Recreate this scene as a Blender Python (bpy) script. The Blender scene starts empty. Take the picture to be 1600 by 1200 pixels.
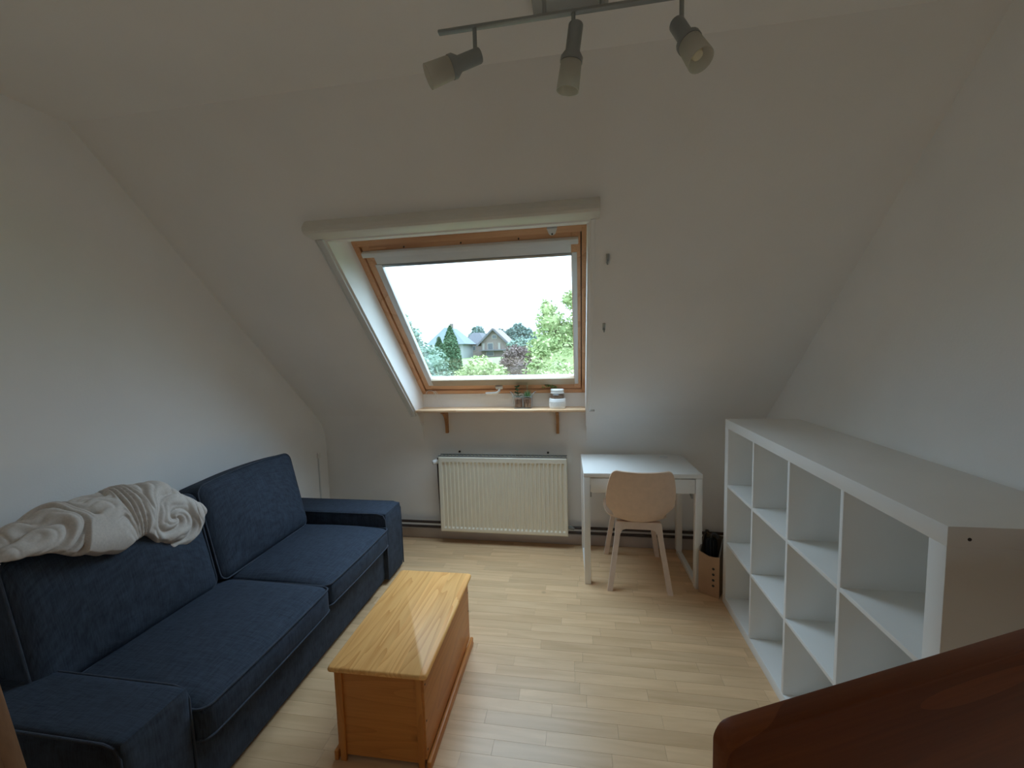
import bpy, bmesh, math, random
import numpy as np
from mathutils import Vector, Matrix, noise as mnoise
random.seed(7)
PI = math.pi
SC = bpy.context.scene
COL = SC.collection

# ------------------------------------------------------------------ camera
F_PX = 639.15
YAW, PITCH, ROLL, EYE = -0.1588, -0.0857, -0.0276, 1.562
cam_data = bpy.data.cameras.new('camera')
cam = bpy.data.objects.new('camera', cam_data)
COL.objects.link(cam)
_fwd = Vector((math.sin(YAW)*math.cos(PITCH), math.cos(YAW)*math.cos(PITCH), math.sin(PITCH)))
_r = Vector((math.cos(YAW), -math.sin(YAW), 0))
_u = _r.cross(_fwd)
_r2 = math.cos(ROLL)*_r + math.sin(ROLL)*_u
_u2 = -math.sin(ROLL)*_r + math.cos(ROLL)*_u
cam.matrix_world = Matrix(((_r2.x, _u2.x, -_fwd.x, 0), (_r2.y, _u2.y, -_fwd.y, 0), (_r2.z, _u2.z, -_fwd.z, EYE), (0, 0, 0, 1)))
cam_data.sensor_width = 36.0
cam_data.lens = F_PX/1600*36
cam_data.clip_start = 0.02
cam_data.clip_end = 500
SC.camera = cam

# ------------------------------------------------------------------ room measures (metres)
D = 3.1715                 # inner face of the low wall under the roof slope
HK = 0.9394                # top of that low wall
H = 2.5771                 # ceiling
YT = 1.5258                # where the slope meets the ceiling
XL, XR = -2.1416, 1.3064   # side walls
YR = -2.6                  # wall behind the camera
ANG = math.atan2(H-HK, D-YT)
CA, SA = math.cos(ANG), math.sin(ANG)
OX0, OX1 = -1.255, 0.064   # roof window opening in x
def slope(x, s, n):        # x, distance up the slope, distance outwards -> room coordinates
    return Vector((x, D - s*CA + n*SA, HK + s*SA + n*CA))

# ------------------------------------------------------------------ world, light, exposure
SKY = (0.595, 0.79, 0.98)          # radiance of the overcast sky at the horizon
world = bpy.data.worlds.new('overcast_sky')
SC.world = world
world.use_nodes = True
wn = world.node_tree.nodes; wl = world.node_tree.links
bgn = wn['Background']
bgn.inputs['Strength'].default_value = 1.0
# CIE standard overcast sky: radiance grows as 1 + 4 exp(-0.7 / sin(elevation)), the same all the way round
_tc = wn.new('ShaderNodeTexCoord'); _nz = wn.new('ShaderNodeTexNoise'); _rp = wn.new('ShaderNodeValToRGB')
_nz.inputs['Scale'].default_value = 2.2; _nz.inputs['Detail'].default_value = 3
_rp.color_ramp.elements[0].position = 0.3; _rp.color_ramp.elements[1].position = 0.7
_rp.color_ramp.elements[0].color = (SKY[0]*0.97, SKY[1]*0.99, SKY[2], 1)
_rp.color_ramp.elements[1].color = (SKY[0]*1.02, SKY[1]*1.01, SKY[2], 1)
_sx = wn.new('ShaderNodeSeparateXYZ'); _mx = wn.new('ShaderNodeMath'); _mx.operation = 'MAXIMUM'; _mx.inputs[1].default_value = 0.02
_dv = wn.new('ShaderNodeMath'); _dv.operation = 'DIVIDE'; _dv.inputs[0].default_value = -0.7
_ex = wn.new('ShaderNodeMath'); _ex.operation = 'EXPONENT'
_ma = wn.new('ShaderNodeMath'); _ma.operation = 'MULTIPLY_ADD'; _ma.inputs[1].default_value = 4.0; _ma.inputs[2].default_value = 1.0
wl.new(_tc.outputs['Generated'], _nz.inputs['Vector']); wl.new(_nz.outputs['Fac'], _rp.inputs['Fac']); wl.new(_rp.outputs['Color'], bgn.inputs['Color'])
wl.new(_tc.outputs['Generated'], _sx.inputs[0]); wl.new(_sx.outputs['Z'], _mx.inputs[0]); wl.new(_mx.outputs[0], _dv.inputs[1]); wl.new(_dv.outputs[0], _ex.inputs[0]); wl.new(_ex.outputs[0], _ma.inputs[0]); wl.new(_ma.outputs[0], bgn.inputs['Strength'])

def portal(name, centre, normal, up, w, h):
    l = bpy.data.lights.new(name, 'AREA'); l.shape = 'RECTANGLE'; l.size = w; l.size_y = h
    l.cycles.is_portal = True
    o = bpy.data.objects.new(name, l); COL.objects.link(o)
    z = -Vector(normal).normalized(); y = Vector(up).normalized(); x = y.cross(z)
    o.matrix_world = Matrix(((x.x, y.x, z.x, centre[0]), (x.y, y.y, z.y, centre[1]), (x.z, y.z, z.z, centre[2]), (0, 0, 0, 1)))
    return o
portal('roof_window_portal', slope(-0.57, 0.89, 0.30), (0, -SA, -CA), (0, -CA, SA), 1.3, 1.36)
# unseen roof window added for fill light, in the opposite slope behind the camera
RW0, RW1, RS0, RS1 = -0.85, -0.25, 0.80, 1.38
RA = math.atan2(H-HK, 1.6); RCA, RSA = math.cos(RA), math.sin(RA)
def rslope(x, s, n):
    return Vector((x, YR + s*RCA - n*RSA, HK + s*RSA + n*RCA))
portal('fill_window_portal', rslope((RW0+RW1)/2, (RS0+RS1)/2, 0.25), (0, RSA, -RCA), (0, RCA, RSA), RW1-RW0, RS1-RS0)

SC.view_settings.view_transform = 'Standard'
SC.view_settings.look = 'None'
SC.view_settings.gamma = 1.0
SC.view_settings.use_curve_mapping = False
SC.view_settings.exposure = 1.80
cy = SC.cycles
cy.max_bounces = 24; cy.diffuse_bounces = 16; cy.glossy_bounces = 6; cy.transmission_bounces = 8; cy.transparent_max_bounces = 16
cy.use_denoising = True
cy.caustics_reflective = False; cy.caustics_refractive = False

# ------------------------------------------------------------------ materials
def new_mat(name):
    m = bpy.data.materials.new(name); m.use_nodes = True
    nt = m.node_tree
    return m, nt.nodes, nt.links, nt.nodes['Principled BSDF']

def c4(c): return (c[0], c[1], c[2], 1)

def plain(name, col, rough=0.5, metal=0.0, var=0.05, scale=6.0, bump=0.0, bscale=150.0, spec=0.5):
    m, n, l, b = new_mat(name)
    tc = n.new('ShaderNodeTexCoord'); nz = n.new('ShaderNodeTexNoise'); nz.inputs['Scale'].default_value = scale; nz.inputs['Detail'].default_value = 4
    rp = n.new('ShaderNodeValToRGB')
    rp.color_ramp.elements[0].position = 0.3; rp.color_ramp.elements[1].position = 0.7
    rp.color_ramp.elements[0].color = c4([x*(1-var) for x in col]); rp.color_ramp.elements[1].color = c4([min(1, x*(1+var)) for x in col])
    l.new(tc.outputs['Object'], nz.inputs['Vector']); l.new(nz.outputs['Fac'], rp.inputs['Fac']); l.new(rp.outputs['Color'], b.inputs['Base Color'])
    b.inputs['Roughness'].default_value = rough; b.inputs['Metallic'].default_value = metal
    b.inputs['Specular IOR Level'].default_value = spec
    if bump:
        n2 = n.new('ShaderNodeTexNoise'); n2.inputs['Scale'].default_value = bscale; n2.inputs['Detail'].default_value = 5
        bp = n.new('ShaderNodeBump'); bp.inputs['Strength'].default_value = bump; bp.inputs['Distance'].default_value = 0.004
        l.new(tc.outputs['Object'], n2.inputs['Vector']); l.new(n2.outputs['Fac'], bp.inputs['Height']); l.new(bp.outputs['Normal'], b.inputs['Normal'])
    return m

def wood(name, c_dark, c_light, axis, ring=9.0, stretch=0.06, rough=0.35, amount=0.45, knots=0.0, spec=0.5, board=0.0, scale=5.0):
    """Contour-like grain running along `axis` (0 x, 1 y, 2 z) of the object."""
    m, n, l, b = new_mat(name)
    def math_(op, x, y=None, v=None):
        q = n.new('ShaderNodeMath'); q.operation = op
        l.new(x, q.inputs[0])
        if y is not None: l.new(y, q.inputs[1])
        elif v is not None: q.inputs[1].default_value = v
        return q.outputs[0]
    tc = n.new('ShaderNodeTexCoord'); vec = tc.outputs['Object']; stave = None
    if board:      # glued staves, each with its own grain and tone
        sp = n.new('ShaderNodeSeparateXYZ'); l.new(vec, sp.inputs[0])
        fl = math_('FLOOR', math_('DIVIDE', sp.outputs[0 if axis != 0 else 1], v=board))
        wn_ = n.new('ShaderNodeTexWhiteNoise'); wn_.noise_dimensions = '1D'; l.new(fl, wn_.inputs['W']); stave = wn_.outputs['Value']
        sh_ = math_('MULTIPLY', stave, v=9.0); cb_ = n.new('ShaderNodeCombineXYZ'); l.new(sh_, cb_.inputs[0]); l.new(sh_, cb_.inputs[1]); l.new(sh_, cb_.inputs[2])
        va = n.new('ShaderNodeVectorMath'); va.operation = 'ADD'; l.new(vec, va.inputs[0]); l.new(cb_.outputs[0], va.inputs[1]); vec = va.outputs[0]
    mp = n.new('ShaderNodeMapping'); sc_ = [1, 1, 1]; sc_[axis] = stretch*2.2
    mp.inputs['Scale'].default_value = sc_; l.new(vec, mp.inputs['Vector'])
    nz0 = n.new('ShaderNodeTexNoise'); nz0.inputs['Scale'].default_value = scale; nz0.inputs['Detail'].default_value = 1.5
    l.new(mp.outputs['Vector'], nz0.inputs['Vector'])
    saw = math_('FRACT', math_('MULTIPLY', nz0.outputs['Fac'], v=ring))
    saw = math_('POWER', saw, v=2.2)
    mf = n.new('ShaderNodeMapping'); sf = [1, 1, 1]; sf[axis] = 0.03; mf.inputs['Scale'].default_value = sf; l.new(vec, mf.inputs['Vector'])
    fine = n.new('ShaderNodeTexNoise'); fine.inputs['Scale'].default_value = 170; fine.inputs['Detail'].default_value = 2; l.new(mf.outputs['Vector'], fine.inputs['Vector'])
    fac = math_('ADD', math_('MULTIPLY', saw, v=amount), math_('MULTIPLY', fine.outputs['Fac'], v=1-amount))
    rp = n.new('ShaderNodeValToRGB'); rp.color_ramp.elements[0].position = 0.22; rp.color_ramp.elements[1].position = 0.85
    rp.color_ramp.elements[0].color = c4(c_light); rp.color_ramp.elements[1].color = c4(c_dark)
    l.new(fac, rp.inputs['Fac']); out = rp.outputs['Color']
    if board:
        mr = n.new('ShaderNodeMapRange'); mr.inputs[3].default_value = 0.90; mr.inputs[4].default_value = 1.08; l.new(stave, mr.inputs[0])
        hs = n.new('ShaderNodeHueSaturation'); l.new(mr.outputs[0], hs.inputs['Value']); l.new(out, hs.inputs['Color']); out = hs.outputs['Color']
    if knots:
        vk = n.new('ShaderNodeTexVoronoi'); vk.inputs['Scale'].default_value = knots
        mk = n.new('ShaderNodeMapping'); s2 = [1, 1, 1]; s2[axis] = 0.6; mk.inputs['Scale'].default_value = s2
        l.new(vec, mk.inputs['Vector']); l.new(mk.outputs['Vector'], vk.inputs['Vector'])
        r2 = n.new('ShaderNodeValToRGB'); r2.color_ramp.elements[0].position = 0.015; r2.color_ramp.elements[1].position = 0.06
        r2.color_ramp.elements[0].color = (0.7, 0.7, 0.7, 1); r2.color_ramp.elements[1].color = (0, 0, 0, 1)
        l.new(vk.outputs['Distance'], r2.inputs['Fac'])
        mx = n.new('ShaderNodeMix'); mx.data_type = 'RGBA'
        l.new(r2.outputs['Color'], mx.inputs[0]); l.new(out, mx.inputs[6]); mx.inputs[7].default_value = c4([x*0.6 for x in c_dark])
        out = mx.outputs[2]
    l.new(out, b.inputs['Base Color'])
    b.inputs['Roughness'].default_value = rough; b.inputs['Specular IOR Level'].default_value = spec
    bp = n.new('ShaderNodeBump'); bp.inputs['Strength'].default_value = 0.06; bp.inputs['Distance'].default_value = 0.002
    l.new(fine.outputs['Fac'], bp.inputs['Height']); l.new(bp.outputs['Normal'], b.inputs['Normal'])
    return m

def fabric(name, col, var=0.35, streak=(6, 90, 6), rough=0.95, bump=0.25, sheen=0.0):
    m, n, l, b = new_mat(name)
    tc = n.new('ShaderNodeTexCoord')
    outs = []
    for sc in (streak, (streak[1], streak[0], streak[2])):
        mp = n.new('ShaderNodeMapping'); mp.inputs['Scale'].default_value = sc
        l.new(tc.outputs['Object'], mp.inputs['Vector'])
        nz = n.new('ShaderNodeTexNoise'); nz.inputs['Scale'].default_value = 3.0; nz.inputs['Detail'].default_value = 5; nz.inputs['Roughness'].default_value = 0.65
        l.new(mp.outputs['Vector'], nz.inputs['Vector']); outs.append(nz)
    ad = n.new('ShaderNodeMath'); ad.operation = 'ADD'; l.new(outs[0].outputs['Fac'], ad.inputs[0]); l.new(outs[1].outputs['Fac'], ad.inputs[1])
    hf = n.new('ShaderNodeMath'); hf.operation = 'MULTIPLY'; hf.inputs[1].default_value = 0.5; l.new(ad.outputs[0], hf.inputs[0])
    rp = n.new('ShaderNodeValToRGB'); rp.color_ramp.elements[0].position = 0.36; rp.color_ramp.elements[1].position = 0.66
    rp.color_ramp.elements[0].color = c4([x*(1-var) for x in col]); rp.color_ramp.elements[1].color = c4([min(1, x*(1+var)) for x in col])
    l.new(hf.outputs[0], rp.inputs['Fac']); l.new(rp.outputs['Color'], b.inputs['Base Color'])
    b.inputs['Roughness'].default_value = rough; b.inputs['Specular IOR Level'].default_value = 0.15
    if sheen: b.inputs['Sheen Weight'].default_value = sheen
    bp = n.new('ShaderNodeBump'); bp.inputs['Strength'].default_value = bump; bp.inputs['Distance'].default_value = 0.002
    l.new(hf.outputs[0], bp.inputs['Height']); l.new(bp.outputs['Normal'], b.inputs['Normal'])
    return m

def glass(name, tint=(0.96, 0.985, 0.97), gloss=0.08, rough=0.0):
    m = bpy.data.materials.new(name); m.use_nodes = True
    n = m.node_tree.nodes; l = m.node_tree.links; n.remove(n['Principled BSDF'])
    o = n['Material Output']
    t = n.new('ShaderNodeBsdfTransparent'); t.inputs['Color'].default_value = c4(tint)
    g = n.new('ShaderNodeBsdfGlossy'); g.inputs['Roughness'].default_value = rough
    lw = n.new('ShaderNodeLayerWeight'); lw.inputs['Blend'].default_value = 0.5
    pw = n.new('ShaderNodeMath'); pw.operation = 'POWER'; pw.inputs[1].default_value = 5.0; l.new(lw.outputs['Facing'], pw.inputs[0])
    ml = n.new('ShaderNodeMath'); ml.operation = 'MULTIPLY_ADD'; ml.inputs[1].default_value = 1-gloss; ml.inputs[2].default_value = gloss; ml.use_clamp = True
    l.new(pw.outputs[0], ml.inputs[0])
    mx = n.new('ShaderNodeMixShader'); l.new(ml.outputs[0], mx.inputs[0]); l.new(t.outputs[0], mx.inputs[1]); l.new(g.outputs[0], mx.inputs[2])
    l.new(mx.outputs[0], o.inputs['Surface'])
    return m

def frosted(name, col, see=0.35):
    m = bpy.data.materials.new(name); m.use_nodes = True
    n = m.node_tree.nodes; l = m.node_tree.links; n.remove(n['Principled BSDF'])
    o = n['Material Output']
    t = n.new('ShaderNodeBsdfTransparent'); tr = n.new('ShaderNodeBsdfTranslucent'); d = n.new('ShaderNodeBsdfDiffuse'); g = n.new('ShaderNodeBsdfGlossy')
    g.inputs['Roughness'].default_value = 0.3
    nz = n.new('ShaderNodeTexNoise'); nz.inputs['Scale'].default_value = 40
    rp = n.new('ShaderNodeValToRGB'); rp.color_ramp.elements[0].color = c4([x*0.94 for x in col]); rp.color_ramp.elements[1].color = c4(col)
    l.new(nz.outputs['Fac'], rp.inputs['Fac'])
    l.new(rp.outputs['Color'], tr.inputs['Color']); l.new(rp.outputs['Color'], d.inputs['Color'])
    m1 = n.new('ShaderNodeMixShader'); m1.inputs[0].default_value = 0.5; l.new(tr.outputs[0], m1.inputs[1]); l.new(d.outputs[0], m1.inputs[2])
    m2 = n.new('ShaderNodeMixShader'); m2.inputs[0].default_value = 0.06; l.new(m1.outputs[0], m2.inputs[1]); l.new(g.outputs[0], m2.inputs[2])
    m3 = n.new('ShaderNodeMixShader'); m3.inputs[0].default_value = see; l.new(m2.outputs[0], m3.inputs[1]); l.new(t.outputs[0], m3.inputs[2])
    l.new(m3.outputs[0], o.inputs['Surface'])
    return m

def foliage_mat(name, c1, c2):
    m, n, l, b = new_mat(name)
    ge = n.new('ShaderNodeNewGeometry'); rp = n.new('ShaderNodeValToRGB')
    rp.color_ramp.elements[0].color = c4(c1); rp.color_ramp.elements[1].color = c4(c2)
    l.new(ge.outputs['Random Per Island'], rp.inputs['Fac']); l.new(rp.outputs['Color'], b.inputs['Base Color'])
    b.inputs['Roughness'].default_value = 0.7; b.inputs['Specular IOR Level'].default_value = 0.2
    return m

M = {}
M['wall'] = plain('white_wall_paint', (0.895, 0.895, 0.89), 0.92, var=0.025, scale=2.5, bump=0.10, bscale=120, spec=0.2)
M['ceil'] = plain('white_ceiling_paint', (0.895, 0.89, 0.88), 0.95, var=0.03, scale=1.5, bump=0.12, bscale=90, spec=0.2)
M['white_gloss'] = plain('white_lacquer', (0.88, 0.88, 0.87), 0.35, var=0.01)
M['white_lining'] = plain('white_window_lining', (0.86, 0.86, 0.85), 0.5, var=0.01)
M['shelf_white'] = plain('white_foil', (0.83, 0.84, 0.83), 0.42, var=0.015)
M['desk_white'] = plain('desk_white_foil', (0.84, 0.84, 0.82), 0.38, var=0.015)
M['plastic_white'] = plain('white_plastic', (0.82, 0.82, 0.80), 0.4, var=0.01)
M['blind_grey'] = plain('pale_aluminium', (0.72, 0.74, 0.75), 0.45, var=0.02)
M['blind_cream'] = plain('cream_bottom_rail', (0.50, 0.405, 0.29), 0.4, var=0.02)
M['cassette'] = plain('cream_cassette', (0.74, 0.72, 0.66), 0.5, var=0.02)
M['rubber'] = plain('black_rubber', (0.02, 0.02, 0.022), 0.6, var=0.1)
M['screw'] = plain('dark_screw', (0.03, 0.028, 0.025), 0.6, var=0.1)
M['steel'] = plain('grey_steel', (0.38, 0.40, 0.40), 0.35, metal=0.8, var=0.05)
M['steel_dark'] = plain('brushed_dark_steel', (0.30, 0.32, 0.32), 0.42, metal=0.45, var=0.06)
M['radiator'] = plain('cream_radiator_enamel', (0.86, 0.83, 0.71), 0.38, var=0.02)
M['pipe'] = plain('brown_painted_pipe', (0.050, 0.032, 0.026), 0.45, var=0.15)
M['skirting'] = plain('greyish_skirting_paint', (0.52, 0.46, 0.43), 0.6, var=0.04)
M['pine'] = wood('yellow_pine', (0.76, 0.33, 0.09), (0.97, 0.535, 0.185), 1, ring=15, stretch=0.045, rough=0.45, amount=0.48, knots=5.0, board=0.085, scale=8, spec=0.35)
M['pine_x'] = wood('shaded_pine_across', (0.48, 0.17, 0.035), (0.62, 0.245, 0.055), 0, ring=12, stretch=0.06, rough=0.42, amount=0.35, knots=3.0)  # chest body pine: varnish red, darkened with painted-in shade, next two alike
M['pine_y'] = wood('shaded_pine_along', (0.48, 0.17, 0.035), (0.62, 0.245, 0.055), 1, ring=12, stretch=0.06, rough=0.42, amount=0.35, knots=3.0)
M['pine_z'] = wood('shaded_pine_upright', (0.48, 0.17, 0.035), (0.60, 0.235, 0.05), 2, ring=8, stretch=0.08, rough=0.42, amount=0.5)
M['win_x'] = wood('lacquered_pine_window', (0.54, 0.275, 0.145), (0.74, 0.44, 0.255), 0, ring=7, stretch=0.06, rough=0.38, amount=0.45, knots=2.2)
M['win_y'] = wood('lacquered_pine_window_side', (0.54, 0.275, 0.145), (0.74, 0.44, 0.255), 1, ring=4, stretch=0.3, rough=0.38, amount=0.35)
M['sill'] = wood('pale_pine_sill', (0.62, 0.37, 0.20), (0.80, 0.56, 0.35), 0, ring=7, stretch=0.06, rough=0.35, amount=0.4)
M['bracket'] = wood('brown_bracket_pine', (0.34, 0.15, 0.05), (0.50, 0.25, 0.10), 2, ring=7, stretch=0.10, rough=0.45, amount=0.4)
M['mahogany'] = wood('dark_varnished_wood', (0.105, 0.024, 0.006), (0.19, 0.050, 0.013), 0, ring=8, stretch=0.06, rough=0.42, amount=0.4, spec=0.2)
M['oak_panel'] = wood('brown_varnished_panel', (0.16, 0.07, 0.03), (0.24, 0.12, 0.055), 2, ring=8, stretch=0.06, rough=0.45, amount=0.4)
M['navy'] = fabric('navy_blue_weave', (0.046, 0.060, 0.086), var=0.36)
M['navy_piping'] = fabric('navy_blue_piping', (0.062, 0.075, 0.10), var=0.25)
M['blanket'] = fabric('off_white_fleece', (0.62, 0.575, 0.535), var=0.10, streak=(30, 60, 30), bump=0.15)
M['chair'] = plain('beige_recycled_plastic', (0.73, 0.55, 0.42), 0.55, var=0.04, scale=30)
M['chair_leg'] = plain('pale_beige_plastic', (0.72, 0.59, 0.50), 0.55, var=0.04, scale=30)
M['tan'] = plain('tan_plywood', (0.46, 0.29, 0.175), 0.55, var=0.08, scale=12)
M['tan_side'] = plain('shaded_tan_side', (0.12, 0.085, 0.055), 0.55, var=0.08, scale=12)  # sides and rear: shade painted in as a darker tan than the front
M['black_fabric'] = fabric('black_umbrella_cloth', (0.016, 0.016, 0.017), var=0.3)
M['soil'] = plain('brown_soil', (0.32, 0.175, 0.125), 0.9, var=0.35, scale=60, bump=0.5, bscale=120)
M['lace'] = plain('white_lace', (0.80, 0.79, 0.77), 0.8, var=0.02)
M['content'] = plain('brown_jar_content', (0.24, 0.15, 0.10), 0.7, var=0.25, scale=60)
M['leaf_dark'] = plain('dark_green_leaf', (0.05, 0.12, 0.05), 0.45, var=0.3, scale=40)
M['leaf_green'] = plain('fresh_green_leaf', (0.11, 0.24, 0.09), 0.45, var=0.3, scale=40)
M['leaf_olive'] = plain('olive_leaf', (0.26, 0.33, 0.11), 0.5, var=0.35, scale=40)
M['stem_pale'] = plain('pale_flower_stem', (0.50, 0.48, 0.30), 0.6, var=0.1)
M['glass'] = glass('window_glass', (0.985, 0.995, 0.99), 0.05)
M['jar_glass'] = glass('clear_glass_cup', (0.93, 0.95, 0.94), 0.06)
M['frost'] = frosted('frosted_lamp_glass', (0.78, 0.76, 0.70), 0.25)
M['bulb'] = plain('warm_white_bulb_glass', (0.85, 0.80, 0.62), 0.2, var=0.02)

def floor_mats():
    m, n, l, b = new_mat('oak_strip_laminate')
    ge = n.new('ShaderNodeNewGeometry'); oi = n.new('ShaderNodeObjectInfo')
    ad = n.new('ShaderNodeMath'); ad.operation = 'ADD'; l.new(ge.outputs['Random Per Island'], ad.inputs[0]); l.new(oi.outputs['Random'], ad.inputs[1])
    fr = n.new('ShaderNodeMath'); fr.operation = 'FRACT'; l.new(ad.outputs[0], fr.inputs[0])
    mu = n.new('ShaderNodeMath'); mu.operation = 'MULTIPLY'; mu.inputs[1].default_value = 37.0; l.new(fr.outputs[0], mu.inputs[0])
    co = n.new('ShaderNodeCombineXYZ'); l.new(mu.outputs[0], co.inputs[0]); l.new(mu.outputs[0], co.inputs[1])
    va = n.new('ShaderNodeVectorMath'); va.operation = 'ADD'; l.new(ge.outputs['Position'], va.inputs[0]); l.new(co.outputs[0], va.inputs[1])
    mp = n.new('ShaderNodeMapping'); mp.inputs['Scale'].default_value = (1.4, 13, 1); l.new(va.outputs[0], mp.inputs['Vector'])
    nz = n.new('ShaderNodeTexNoise'); nz.inputs['Scale'].default_value = 1.6; nz.inputs['Detail'].default_value = 5; nz.inputs['Distortion'].default_value = 0.6
    l.new(mp.outputs['Vector'], nz.inputs['Vector'])
    rp = n.new('ShaderNodeValToRGB'); e = rp.color_ramp.elements
    e[0].position = 0.28; e[0].color = (0.62, 0.40, 0.215, 1); e[1].position = 0.72; e[1].color = (0.78, 0.535, 0.315, 1)
    l.new(nz.outputs['Fac'], rp.inputs['Fac'])
    tone = n.new('ShaderNodeMapRange'); tone.inputs[3].default_value = 0.91; tone.inputs[4].default_value = 1.08; l.new(fr.outputs[0], tone.inputs[0])
    hs = n.new('ShaderNodeHueSaturation'); l.new(tone.outputs[0], hs.inputs['Value']); l.new(rp.outputs['Color'], hs.inputs['Color'])
    # small knots
    vk = n.new('ShaderNodeTexVoronoi'); vk.inputs['Scale'].default_value = 2.3; l.new(va.outputs[0], vk.inputs['Vector'])
    r2 = n.new('ShaderNodeValToRGB'); r2.color_ramp.elements[0].position = 0.0; r2.color_ramp.elements[0].color = (0.6, 0.6, 0.6, 1); r2.color_ramp.elements[1].position = 0.05; r2.color_ramp.elements[1].color = (0, 0, 0, 1)
    l.new(vk.outputs['Distance'], r2.inputs['Fac'])
    mx = n.new('ShaderNodeMix'); mx.data_type = 'RGBA'; l.new(r2.outputs['Color'], mx.inputs[0]); l.new(hs.outputs['Color'], mx.inputs[6]); mx.inputs[7].default_value = (0.12, 0.06, 0.03, 1)
    l.new(mx.outputs[2], b.inputs['Base Color'])
    b.inputs['Roughness'].default_value = 0.36; b.inputs['Specular IOR Level'].default_value = 0.5
    return m
M['floor'] = floor_mats()
M['subfloor'] = plain('dark_floor_joint', (0.10, 0.055, 0.03), 0.9, var=0.1)
# outdoors
M['lawn'] = plain('mown_grass', (0.139, 0.210, 0.076), 0.95, var=0.2, scale=0.8)
M['brick'] = plain('pinkish_brick', (0.176, 0.143, 0.126), 0.9, var=0.1)
M['render_white'] = plain('white_render', (0.260, 0.277, 0.277), 0.9, var=0.03)
M['slate'] = plain('blue_grey_slate', (0.126, 0.160, 0.193), 0.8, var=0.08)
M['tile'] = plain('faded_red_tile', (0.193, 0.151, 0.134), 0.85, var=0.1)
M['tile_dark'] = plain('dark_grey_tile', (0.105, 0.109, 0.122), 0.85, var=0.1)
M['house_glass'] = plain('dark_window_pane', (0.067, 0.080, 0.088), 0.2, var=0.05)
M['timber'] = plain('pale_timber', (0.252, 0.244, 0.218), 0.8, var=0.05)
M['bark'] = plain('grey_brown_bark', (0.055, 0.042, 0.032), 0.9, var=0.2)

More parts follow.
